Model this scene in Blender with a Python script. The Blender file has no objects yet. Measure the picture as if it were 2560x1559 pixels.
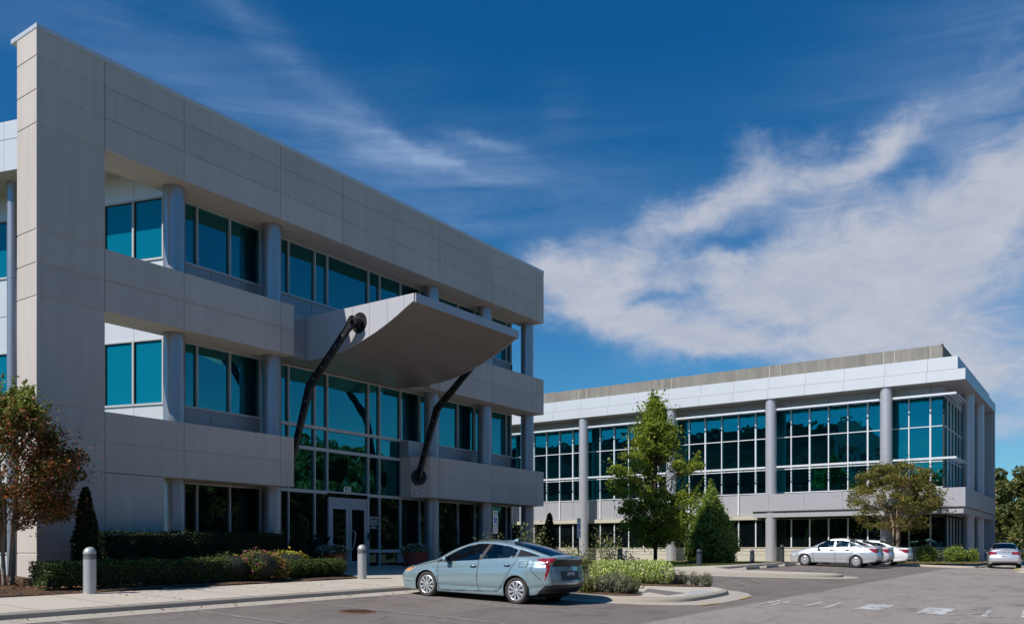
import bpy, math, random
import numpy as np
from mathutils import Vector, Matrix
PI = math.pi
random.seed(7)
RNG = np.random.default_rng(11)
SC = bpy.context.scene
COL = SC.collection

# ------------------------------------------------------------------ objects
def tag(o, label=None, cat=None, group=None, kind=None):
    if label: o['label'] = label
    if cat: o['category'] = cat
    if group: o['group'] = group
    if kind: o['kind'] = kind
    return o

def empty(name, loc=(0, 0, 0), rz=0.0, rx=0.0):
    o = bpy.data.objects.new(name, None)
    o.empty_display_size = 0.2
    COL.objects.link(o)
    o.location = loc
    o.rotation_euler = (rx, 0, rz)
    return o

def copy_tree(o, parent=None):
    c = o.copy()
    COL.objects.link(c)
    if parent is not None: c.parent = parent
    for ch in list(o.children):
        copy_tree(ch, c)
    return c

class MB:
    """collects geometry in python lists and builds ONE mesh object"""
    def __init__(s): s.v = []; s.f = []; s.m = []; s.cm = 0
    def add(s, vs, fs):
        n = len(s.v); s.v.extend(vs)
        for f in fs: s.f.append(tuple(i + n for i in f)); s.m.append(s.cm)
        return s
    def box(s, x0, x1, y0, y1, z0, z1, T=None):
        vs = [(x, y, z) for z in (z0, z1) for y in (y0, y1) for x in (x0, x1)]
        if T: vs = [T(*p) for p in vs]
        return s.add(vs, [(0, 2, 3, 1), (4, 5, 7, 6), (0, 1, 5, 4), (1, 3, 7, 5), (3, 2, 6, 7), (2, 0, 4, 6)])
    def prism(s, pts, z0, z1):
        """pts plan polygon counter-clockwise; z0,z1 may be callables of (x,y)"""
        n = len(pts)
        g = lambda z, p: z(*p) if callable(z) else z
        vs = [(p[0], p[1], g(z0, p)) for p in pts] + [(p[0], p[1], g(z1, p)) for p in pts]
        fs = [tuple(reversed(range(n))), tuple(range(n, 2 * n))]
        fs += [(i, (i + 1) % n, n + (i + 1) % n, n + i) for i in range(n)]
        return s.add(vs, fs)
    def extrude_profile(s, prof, a, b, axis='X'):
        """closed profile in (Y,Z) extruded along X from a to b"""
        n = len(prof)
        vs = [(a, y, z) for y, z in prof] + [(b, y, z) for y, z in prof]
        fs = [tuple(range(n)), tuple(reversed(range(n, 2 * n)))]
        fs += [(i, n + i, n + (i + 1) % n, (i + 1) % n) for i in range(n)]
        return s.add(vs, fs)
    def cyl(s, p0, p1, r0, r1=None, n=16, cap=True):
        if r1 is None: r1 = r0
        p0 = Vector(p0); p1 = Vector(p1); d = (p1 - p0).normalized()
        a = d.orthogonal().normalized(); b = d.cross(a)
        vs = []
        for p, r in ((p0, r0), (p1, r1)):
            for i in range(n):
                t = 2 * PI * i / n
                vs.append(tuple(p + (a * math.cos(t) + b * math.sin(t)) * r))
        fs = [(i, (i + 1) % n, n + (i + 1) % n, n + i) for i in range(n)]
        if cap: fs += [tuple(reversed(range(n))), tuple(range(n, 2 * n))]
        return s.add(vs, fs)
    def tube(s, pts, rs, n=7):
        pts = [Vector(p) for p in pts]
        if not hasattr(rs, '__len__'): rs = [rs] * len(pts)
        vs = []; a = None
        for i, p in enumerate(pts):
            d = (pts[min(i + 1, len(pts) - 1)] - pts[max(i - 1, 0)]).normalized()
            if a is None: a = d.orthogonal().normalized()
            a = (a - d * a.dot(d)).normalized(); b = d.cross(a)
            for k in range(n):
                t = 2 * PI * k / n
                vs.append(tuple(p + (a * math.cos(t) + b * math.sin(t)) * rs[i]))
        fs = []
        for i in range(len(pts) - 1):
            for k in range(n):
                fs.append((i * n + k, i * n + (k + 1) % n, (i + 1) * n + (k + 1) % n, (i + 1) * n + k))
        fs += [tuple(reversed(range(n))), tuple(range((len(pts) - 1) * n, len(pts) * n))]
        return s.add(vs, fs)
    def lathe(s, prof, n=24, o=(0, 0, 0), axis='Z'):
        vs = []
        for r, z in prof:
            for i in range(n):
                t = 2 * PI * i / n
                if axis == 'Z': vs.append((o[0] + r * math.cos(t), o[1] + r * math.sin(t), o[2] + z))
                else: vs.append((o[0] + z, o[1] + r * math.cos(t), o[2] + r * math.sin(t)))
        fs = []
        for j in range(len(prof) - 1):
            for i in range(n):
                fs.append((j * n + i, j * n + (i + 1) % n, (j + 1) * n + (i + 1) % n, (j + 1) * n + i))
        return s.add(vs, fs)
    def build(s, name, mat, parent=None, smooth=False, bevel=0.0):
        me = bpy.data.meshes.new(name)
        me.from_pydata(s.v, [], s.f)
        mats = mat if isinstance(mat, (list, tuple)) else [mat]
        for m in mats: me.materials.append(m)
        if len(mats) > 1: me.polygons.foreach_set('material_index', s.m)
        if smooth is True: me.polygons.foreach_set('use_smooth', [True] * len(me.polygons))
        elif smooth:
            me.polygons.foreach_set('use_smooth', [True] * len(me.polygons))
            try: me.set_sharp_from_angle(angle=smooth)
            except Exception: pass
        me.update()
        o = bpy.data.objects.new(name, me)
        COL.objects.link(o)
        if parent is not None: o.parent = parent
        if bevel:
            b = o.modifiers.new('bevel', 'BEVEL'); b.width = bevel; b.segments = 2; b.limit_method = 'ANGLE'
        return o

def np_mesh(name, V, F, mat, parent=None, smooth=False, mi=None):
    """V (n,3), F (m,4) int arrays"""
    me = bpy.data.meshes.new(name)
    k = F.shape[1]
    me.vertices.add(len(V)); me.vertices.foreach_set('co', V.astype(np.float32).ravel())
    me.loops.add(F.size); me.loops.foreach_set('vertex_index', F.astype(np.int32).ravel())
    me.polygons.add(len(F))
    me.polygons.foreach_set('loop_start', np.arange(len(F), dtype=np.int32) * k)
    if mi is not None: me.polygons.foreach_set('material_index', np.asarray(mi, dtype=np.int32))
    me.polygons.foreach_set('use_smooth', np.full(len(F), bool(smooth)))
    for m in (mat if isinstance(mat, (list, tuple)) else [mat]): me.materials.append(m)
    me.update(calc_edges=True); me.validate()
    o = bpy.data.objects.new(name, me); COL.objects.link(o)
    if parent is not None: o.parent = parent
    return o

def text_mesh(name, s, loc, size, mat, parent, depth=.002, off=0.0):
    c = bpy.data.curves.new(name, 'FONT'); c.body = s; c.size = size; c.align_x = 'CENTER'; c.extrude = depth; c.offset = off
    t = bpy.data.objects.new(name + '_src', c); COL.objects.link(t)
    bpy.context.view_layer.update()
    me = bpy.data.meshes.new_from_object(t.evaluated_get(bpy.context.evaluated_depsgraph_get()))
    bpy.data.objects.remove(t); bpy.data.curves.remove(c)
    me.materials.clear(); me.materials.append(mat)
    o = bpy.data.objects.new(name, me); COL.objects.link(o); o.parent = parent
    o.location = loc; o.rotation_euler = (PI / 2, 0, 0)
    return o

# ---------------------------------------------------------------- materials
class N:
    def __init__(s, name):
        s.m = bpy.data.materials.new(name); s.m.use_nodes = True
        s.t = s.m.node_tree; s.t.nodes.clear()
        s.out = s.n('ShaderNodeOutputMaterial')
    def n(s, typ, **kw):
        nd = s.t.nodes.new(typ)
        for k, v in kw.items(): setattr(nd, k, v)
        return nd
    def l(s, a, b): s.t.links.new(a, b)
    def val(s, sock, v):
        if hasattr(v, 'is_linked') or hasattr(v, 'links'): s.l(v, sock)
        else: sock.default_value = v
    def math(s, op, a, b=None, c=None, clamp=False):
        nd = s.n('ShaderNodeMath', operation=op, use_clamp=clamp)
        s.val(nd.inputs[0], a)
        if b is not None: s.val(nd.inputs[1], b)
        if c is not None: s.val(nd.inputs[2], c)
        return nd.outputs[0]
    def mix(s, f, a, b, blend='MIX'):
        nd = s.n('ShaderNodeMix', data_type='RGBA', blend_type=blend)
        s.val(nd.inputs[0], f)
        for i, v in ((6, a), (7, b)):
            if isinstance(v, tuple): v = (v[0], v[1], v[2], 1)
            s.val(nd.inputs[i], v)
        return nd.outputs[2]
    def pos(s): return s.n('ShaderNodeNewGeometry').outputs['Position']
    def obj(s): return s.n('ShaderNodeTexCoord').outputs['Object']
    def map(s, v, scale=(1, 1, 1), loc=(0, 0, 0), rot=(0, 0, 0)):
        nd = s.n('ShaderNodeMapping'); s.l(v, nd.inputs[0])
        nd.inputs['Scale'].default_value = scale; nd.inputs['Location'].default_value = loc; nd.inputs['Rotation'].default_value = rot
        return nd.outputs[0]
    def noise(s, v, scale=5, detail=4, rough=.55, dist=0.0):
        nd = s.n('ShaderNodeTexNoise'); s.l(v, nd.inputs['Vector'])
        nd.inputs['Scale'].default_value = scale; nd.inputs['Detail'].default_value = detail
        nd.inputs['Roughness'].default_value = rough; nd.inputs['Distortion'].default_value = dist
        return nd.outputs[0]
    def ramp(s, f, stops, interp='LINEAR'):
        nd = s.n('ShaderNodeValToRGB'); s.l(f, nd.inputs[0]); cr = nd.color_ramp; cr.interpolation = interp
        while len(cr.elements) < len(stops): cr.elements.new(.5)
        for e, (p, c) in zip(cr.elements, stops):
            e.position = p; e.color = (c, c, c, 1) if not isinstance(c, tuple) else (c[0], c[1], c[2], 1)
        return nd.outputs[0]
    def sep(s, v):
        nd = s.n('ShaderNodeSeparateXYZ'); s.l(v, nd.inputs[0]); return nd.outputs
    def bsdf(s, col, rough=.6, metal=0.0, spec=.5, **kw):
        b = s.n('ShaderNodeBsdfPrincipled')
        if isinstance(col, tuple): col = (col[0], col[1], col[2], 1)
        s.val(b.inputs['Base Color'], col); s.val(b.inputs['Roughness'], rough); s.val(b.inputs['Metallic'], metal)
        s.val(b.inputs['Specular IOR Level'], spec)
        for k, v in kw.items(): s.val(b.inputs[k], v)
        return b
    def bump(s, b, h, strength=.3, dist=.02):
        nd = s.n('ShaderNodeBump'); nd.inputs['Strength'].default_value = strength; nd.inputs['Distance'].default_value = dist
        s.l(h, nd.inputs['Height']); s.l(nd.outputs[0], b.inputs['Normal'])
    def fin(s, sh):
        s.l(sh.outputs[0] if hasattr(sh, 'outputs') else sh, s.out.inputs[0]); return s.m

def mat_concrete(name, col, var=.12, fine=40, streak=.10, rough=.85, isl=0.0):
    k = N(name); p = k.pos()
    big = k.noise(p, .45, 5, .6); fin = k.noise(p, fine, 4, .7)
    st = k.noise(k.map(p, (2.2, 2.2, .16)), 1.6, 4, .6)
    f = k.math('ADD', k.math('MULTIPLY', k.math('SUBTRACT', big, .5), var * 2), 1.0)
    f = k.math('MULTIPLY', f, k.math('ADD', k.math('MULTIPLY', k.math('SUBTRACT', fin, .5), .35), 1.0))
    f = k.math('MULTIPLY', f, k.math('ADD', k.math('MULTIPLY', k.math('SUBTRACT', st, .5), streak * 2), 1.0))
    if isl:
        r = k.n('ShaderNodeNewGeometry').outputs['Random Per Island']
        f = k.math('MULTIPLY', f, k.math('ADD', k.math('MULTIPLY', r, isl), 1 - isl / 2))
    c = k.mix(1.0, col, f, 'MULTIPLY')
    b = k.bsdf(c, rough, spec=.3); k.bump(b, fin, .25, .004)
    return k.fin(b)

def mat_simple(name, col, rough=.5, metal=0.0, var=.06, scale=3.0, spec=.5, coat=0.0):
    k = N(name); p = k.pos()
    f = k.noise(p, scale, 4, .6)
    f = k.math('ADD', k.math('MULTIPLY', k.math('SUBTRACT', f, .5), var * 2), 1.0)
    c = k.mix(1.0, col, f, 'MULTIPLY')
    r = k.math('ADD', k.math('MULTIPLY', k.noise(p, scale * 2.3, 3), .12), rough - .06)
    b = k.bsdf(c, r, metal, spec)
    if coat: b.inputs['Coat Weight'].default_value = coat; b.inputs['Coat Roughness'].default_value = .04
    return k.fin(b)

def mat_glass(name, tint=(.16, .62, .78), base=(.004, .012, .016), refl=.62, blind=0.0, wav=.012):
    """coated office glass: teal mirror over a dark room"""
    k = N(name); p = k.pos()
    c = base
    if blind:
        z = k.sep(p)[2]
        w = k.math('SINE', k.math('MULTIPLY', z, 2 * PI / .085))
        c = k.mix(k.math('MULTIPLY', k.math('ADD', w, 1.0), .5), (.0004 * blind, .068 * blind, .105 * blind), (.001 * blind, .085 * blind, .128 * blind))
    else:
        c = k.mix(k.ramp(k.noise(k.map(p, (.5, .5, .8)), 1.2, 3), [(.45, 0.0), (.75, 1.0)]), base, tuple(x * 2.2 for x in base))
    d = k.n('ShaderNodeBsdfDiffuse'); k.val(d.inputs[0], c if not isinstance(c, tuple) else (*c, 1))
    g = k.n('ShaderNodeBsdfGlossy'); g.inputs['Color'].default_value = (*tint, 1); g.inputs['Roughness'].default_value = .012
    nd = k.n('ShaderNodeBump'); nd.inputs['Strength'].default_value = 1.0; nd.inputs['Distance'].default_value = wav
    k.l(k.noise(p, .8, 2, .4), nd.inputs['Height'])
    gi = k.n('ShaderNodeNewGeometry'); wn = k.n('ShaderNodeTexWhiteNoise', noise_dimensions='1D'); k.l(gi.outputs['Random Per Island'], wn.inputs['W'])
    v1 = k.n('ShaderNodeVectorMath', operation='SUBTRACT'); k.l(wn.outputs['Color'], v1.inputs[0]); v1.inputs[1].default_value = (.5, .5, .5)
    v2 = k.n('ShaderNodeVectorMath', operation='SCALE'); k.l(v1.outputs[0], v2.inputs[0]); v2.inputs[3].default_value = .016
    v3 = k.n('ShaderNodeVectorMath', operation='ADD'); k.l(gi.outputs['Normal'], v3.inputs[0]); k.l(v2.outputs[0], v3.inputs[1])
    v4 = k.n('ShaderNodeVectorMath', operation='NORMALIZE'); k.l(v3.outputs[0], v4.inputs[0]); k.l(v4.outputs[0], nd.inputs['Normal'])
    k.l(nd.outputs[0], g.inputs['Normal'])
    lw = k.n('ShaderNodeLayerWeight'); lw.inputs['Blend'].default_value = .25
    f = k.math('ADD', k.math('MULTIPLY', lw.outputs['Fresnel'], .5), refl, clamp=True)
    m = k.n('ShaderNodeMixShader'); k.l(f, m.inputs[0]); k.l(d.outputs[0], m.inputs[1]); k.l(g.outputs[0], m.inputs[2])
    return k.fin(m)

def mat_leaf(name, stops, trans=.35, rough=.5):
    k = N(name)
    r = k.n('ShaderNodeNewGeometry').outputs['Random Per Island']
    c = k.ramp(r, stops)
    f = k.noise(k.pos(), 1.7, 3)
    c = k.mix(1.0, c, k.math('ADD', k.math('MULTIPLY', f, .9), .55), 'MULTIPLY')
    b = k.bsdf(c, rough, spec=.35)
    t = k.n('ShaderNodeBsdfTranslucent'); k.l(c, t.inputs[0])
    m = k.n('ShaderNodeMixShader'); m.inputs[0].default_value = trans
    k.l(b.outputs[0], m.inputs[1]); k.l(t.outputs[0], m.inputs[2])
    return k.fin(m)

M = {}
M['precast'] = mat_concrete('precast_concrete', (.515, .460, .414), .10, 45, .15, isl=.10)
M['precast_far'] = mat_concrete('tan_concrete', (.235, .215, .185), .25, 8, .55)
M['joint'] = mat_simple('sealant', (.16, .15, .14), .9)
M['base_stone'] = mat_concrete('base_block', (.50, .46, .38), .08, 30, .06)
M['alu_white'] = mat_simple('white_aluminium_panel', (.68, .67, .67), .34, .25, .08, .5)
M['alu_grey'] = mat_simple('grey_aluminium_panel', (.42, .41, .43), .42, .2, .04, .8)
M['alu_shade'] = mat_simple('shaded_spandrel_panel', (.33, .32, .34), .42, .25, .03, .8)  # darker copy of the grey panel, shade put into the base colour
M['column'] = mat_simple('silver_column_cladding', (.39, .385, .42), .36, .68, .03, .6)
M['column_far'] = mat_simple('silver_column_sunlit', (.53, .51, .53), .36, .4, .05, 2.0)  # lighter copy of the column cladding, sunlight put into the base colour
M['cap'] = mat_simple('parapet_cap', (.62, .62, .63), .4, .3)
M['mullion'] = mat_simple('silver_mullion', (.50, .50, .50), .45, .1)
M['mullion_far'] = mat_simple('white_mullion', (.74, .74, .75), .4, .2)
M['dark_frame'] = mat_simple('dark_gasket', (.02, .022, .025), .5)
M['glass'] = mat_glass('teal_glass', (.06, .36, .38), (.003, .009, .011), .60)
M['glass_blind'] = mat_glass('teal_glass_blinds', (.03, .30, .34), blind=2.3, refl=.25)
M['glass_gf'] = mat_glass('dark_glass', (.13, .26, .24), (.003, .005, .006), .24)
M['glass_far'] = mat_glass('far_teal_glass', (.02, .45, .52), (.001, .005, .007), .48, wav=.02)
M['soffit'] = mat_simple('canopy_soffit_metal', (.30, .255, .235), .34, .35, .05, .9)
M['steel'] = mat_simple('black_steel', (.032, .033, .036), .42, .6, .3, 6)
M['steel_hole'] = mat_simple('bolt_steel', (.20, .20, .21), .5, .3)
M['canopy_white'] = mat_simple('canopy_side_panel', (.52, .51, .53), .38, .15, .04, .7)
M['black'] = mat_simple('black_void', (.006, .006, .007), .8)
M['doorframe'] = mat_simple('door_frame', (.36, .37, .41), .4, .2)
M['bark'] = mat_concrete('bark', (.30, .225, .16), .3, 25, .3)
M['bark_dark'] = mat_concrete('dark_bark', (.07, .055, .04), .3, 25, .3)
M['pot'] = mat_simple('red_glazed_pot', (.20, .035, .022), .3, 0, .25, 6, coat=.4)
M['bollard'] = mat_simple('bollard_grey', (.46, .46, .47), .42, .35)
M['bollard_dark'] = mat_simple('dark_bollard', (.055, .065, .09), .45, .2)
M['white_text'] = mat_simple('white_lettering', (.8, .8, .8), .6)
M['sign_white'] = mat_simple('sign_white', (.70, .72, .72), .5)
M['sign_blue'] = mat_simple('sign_blue', (.015, .08, .42), .5)
M['sign_green'] = mat_simple('sign_text_green', (.05, .22, .12), .5)
M['post'] = mat_simple('sign_post', (.05, .06, .055), .5, .4)

# ------------------------------------------------------------ terrain shape
def gz(X, Y):
    """parking lot surface"""
    X = max(-8, min(50, X)); Y = max(-14, min(16.0, Y))
    yy = (Y - 13.9) * .038 if Y > 8 else -5.9 * .038 + (Y - 8) * .02
    return -1.12 + .0124 * (X - 16.45) + yy
def wz(X, Y):
    """raised walk surface beside the left building"""
    return gz(X, 15.4) + .12 + .042 * (max(15.4, min(Y, 23)) - 15.4)
def lz(X, Y):
    """lawn and walks in front of the far building"""
    t = max(0, min(1, (X - 34) / 10))
    a = gz(X, min(Y, 15.4)) + .12
    u = max(0, min(1, (Y - 15) / 3))
    b = -.66
    return (a * (1 - u) + b * u) if Y > 15 or True else a

def grid_surface(name, x0, x1, y0, y1, st, zf, mat, mask=None, parent=None):
    nx = max(1, int(round((x1 - x0) / st))); ny = max(1, int(round((y1 - y0) / st)))
    V = np.array([(x0 + (x1 - x0) * i / nx, y0 + (y1 - y0) * j / ny, 0) for j in range(ny + 1) for i in range(nx + 1)], float)
    V[:, 2] = [zf(a, b) for a, b in V[:, :2]]
    F = np.array([(j * (nx + 1) + i, j * (nx + 1) + i + 1, (j + 1) * (nx + 1) + i + 1, (j + 1) * (nx + 1) + i) for j in range(ny) for i in range(nx)])
    return np_mesh(name, V, F, mat, parent)

def smooth_poly(pts, it=2):
    for _ in range(it):
        q = []
        n = len(pts)
        for i in range(n):
            a, b = pts[i], pts[(i + 1) % n]
            q.append((a[0] * .75 + b[0] * .25, a[1] * .75 + b[1] * .25)); q.append((a[0] * .25 + b[0] * .75, a[1] * .25 + b[1] * .75))
        pts = q
    return pts
def densify(pts, st=1.0, closed=True):
    q = []; n = len(pts)
    for i in range(n if closed else n - 1):
        a, b = pts[i], pts[(i + 1) % n]
        k = max(1, int(math.dist(a, b) / st))
        for j in range(k): q.append((a[0] + (b[0] - a[0]) * j / k, a[1] + (b[1] - a[1]) * j / k))
    if not closed: q.append(pts[-1])
    return q
def offset_path(pts, d):
    """offset an open path to its left by d"""
    out = []
    for i, p in enumerate(pts):
        a = Vector(pts[max(0, i - 1)]); b = Vector(pts[min(len(pts) - 1, i + 1)])
        t = (b - a).normalized(); out.append((p[0] - t.y * d, p[1] + t.x * d))
    return out
def ribbon(mb, A, B, za, zb):
    """sheet between two equal-length paths"""
    n = len(A)
    vs = [(a[0], a[1], za(*a)) for a in A] + [(b[0], b[1], zb(*b)) for b in B]
    return mb.add(vs, [(i, i + 1, n + i + 1, n + i) for i in range(n - 1)])
def kerb_along(name, path, zf, h, mat, width=.16, label=None):
    """kerb: vertical rounded face on the left of a path, top inward (right)"""
    mb = MB()
    prof = [(0.0, -.25), (0.0, -.02), (-.012, h - .035), (-.03, h - .01), (-.06, h + .002), (-width, h + .004)]
    rows = []
    for off, dz in prof:
        P = offset_path(path, off)
        rows.append([(x, y, zf(px, py) + dz) for (x, y), (px, py) in zip(P, path)])
    n = len(path)
    vs = [p for r in rows for p in r]
    fs = [(j * n + i, j * n + i + 1, (j + 1) * n + i + 1, (j + 1) * n + i) for j in range(len(rows) - 1) for i in range(n - 1)]
    mb.add(vs, fs)
    return mb.build(name, mat, smooth=True)

# ---- ground materials
def mat_asphalt():
    k = N('asphalt'); p = k.pos(); x, y, z = k.sep(p)
    big = k.noise(p, .35, 5, .6); mid = k.noise(k.map(p, (1, 1, 0)), 4, 5, .6); fin = k.noise(p, 130, 3, .7); fin2 = k.noise(p, 38, 3, .7)
    # newer dark half beyond the seam, worn light half before it
    e = k.math('ADD', y, k.math('MULTIPLY', k.math('SUBTRACT', mid, .5), .25))
    seam = k.math('MULTIPLY', k.math('SUBTRACT', e, 7.38), 8.0, clamp=True)
    c = k.mix(seam, (.30, .256, .228), (.195, .163, .144))
    f = k.math('ADD', k.math('MULTIPLY', k.math('SUBTRACT', big, .5), .5), 1.0)
    f = k.math('MULTIPLY', f, k.math('ADD', k.math('MULTIPLY', k.math('SUBTRACT', mid, .5), .35), 1.0))
    f = k.math('MULTIPLY', f, k.math('ADD', k.math('MULTIPLY', k.math('SUBTRACT', fin, .5), 2.6), 1.0))
    f = k.math('MULTIPLY', f, k.math('ADD', k.math('MULTIPLY', k.math('SUBTRACT', fin2, .5), 1.5), 1.0))
    c = k.mix(1.0, c, f, 'MULTIPLY')
    # dark seam line and a few hairline cracks
    sl = k.math('SUBTRACT', 1.0, k.math('MULTIPLY', k.math('ABSOLUTE', k.math('SUBTRACT', e, 7.42)), 22.0), clamp=True)
    v = k.n('ShaderNodeTexVoronoi', feature='DISTANCE_TO_EDGE'); v.inputs['Scale'].default_value = .22
    wp = k.n('ShaderNodeVectorMath', operation='ADD'); k.l(p, wp.inputs[0])
    nz = k.n('ShaderNodeTexNoise'); nz.inputs['Scale'].default_value = 1.5; nz.inputs['Detail'].default_value = 5; k.l(p, nz.inputs['Vector'])
    sc = k.n('ShaderNodeVectorMath', operation='SCALE'); k.l(nz.outputs[1], sc.inputs[0]); sc.inputs[3].default_value = 1.2
    k.l(sc.outputs[0], wp.inputs[1]); k.l(wp.outputs[0], v.inputs['Vector'])
    cr = k.math('SUBTRACT', 1.0, k.math('MULTIPLY', v.outputs['Distance'], 160.0), clamp=True)
    cr = k.math('MULTIPLY', cr, k.ramp(k.noise(p, .15, 2), [(.5, 0.0), (.62, .6)]))
    blot = k.math('MULTIPLY', k.ramp(k.noise(k.map(p, (.8, 1.5, 1)), .9, 5, .7, .5), [(.52, 0.0), (.68, 1.0)]), .42)
    spot = k.math('MULTIPLY', k.ramp(k.noise(p, 2.6, 2, .5), [(.70, 0.0), (.76, 1.0)]), .45)
    dk = k.math('MAXIMUM', k.math('MAXIMUM', k.math('MULTIPLY', sl, .45), cr), k.math('MAXIMUM', blot, spot))
    c = k.mix(dk, c, (.05, .045, .042))
    b = k.bsdf(c, .9, spec=.25); k.bump(b, k.math('ADD', fin, fin2), .5, .006)
    return k.fin(b)
M['asphalt'] = mat_asphalt()
M['walk'] = mat_concrete('sidewalk_concrete', (.52, .455, .375), .14, 60, .0)
M['kerb'] = mat_concrete('kerb_concrete', (.40, .35, .285), .22, 40, .0)
M['gutter'] = mat_concrete('gutter_concrete', (.44, .385, .32), .2, 50, .0)
M['ramp_mat'] = mat_concrete('tactile_strip', (.19, .165, .15), .1, 60, .0)
M['ramp_patch'] = mat_concrete('ramp_concrete', (.42, .41, .40), .1, 60, .0)
def mat_paint(name, col, wear=.5):
    k = N(name); p = k.pos()
    a = k.ramp(k.math('ADD', k.math('MULTIPLY', k.noise(p, 22, 5, .75), .6), k.math('MULTIPLY', k.noise(p, 3, 4, .7), .4)), [(.5 - wear * .12, 0.0), (.56 - wear * .03, 1.0)])
    b = k.bsdf(k.mix(k.math('MULTIPLY', k.noise(p, 60, 3), .5), col, tuple(c * .6 for c in col)), .8)
    t = k.bsdf((.20, .18, .175), .9)
    m = k.n('ShaderNodeMixShader'); k.l(a, m.inputs[0]); k.l(b.outputs[0], m.inputs[1]); k.l(t.outputs[0], m.inputs[2])
    return k.fin(m)
M['paint_white'] = mat_paint('worn_white_paint', (.70, .69, .66), .3)
M['paint_line'] = mat_paint('faded_white_paint', (.40, .38, .37), .7)
M['paint_yellow'] = mat_paint('yellow_paint', (.62, .38, .06), .2)
def mat_soil(name, c1, c2, c3, s=30):
    k = N(name); p = k.pos()
    v = k.n('ShaderNodeTexVoronoi'); v.inputs['Scale'].default_value = s; k.l(k.map(p, (1, 1.7, 1)), v.inputs['Vector'])
    r = k.sep(v.outputs['Color'])[0]
    c = k.ramp(r, [(0, c1), (.55, c2), (1, c3)])
    c = k.mix(1.0, c, k.math('ADD', k.noise(p, 1.3, 4), .5), 'MULTIPLY')
    b = k.bsdf(c, .95, spec=.1); k.bump(b, v.outputs['Distance'], .8, .03)
    return k.fin(b)
M['mulch'] = mat_soil('mulch', (.05, .028, .018), (.12, .07, .045), (.26, .18, .12))
M['lawn'] = mat_soil('lawn_turf', (.07, .10, .025), (.11, .14, .035), (.20, .20, .07), 18)
M['dry'] = mat_soil('dry_turf', (.16, .14, .05), (.28, .24, .09), (.36, .30, .14), 22)
M['earth'] = mat_soil('earth', (.06, .08, .03), (.09, .11, .04), (.12, .12, .05), 3)

def struct(o): o['kind'] = 'structure'; return o

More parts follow.
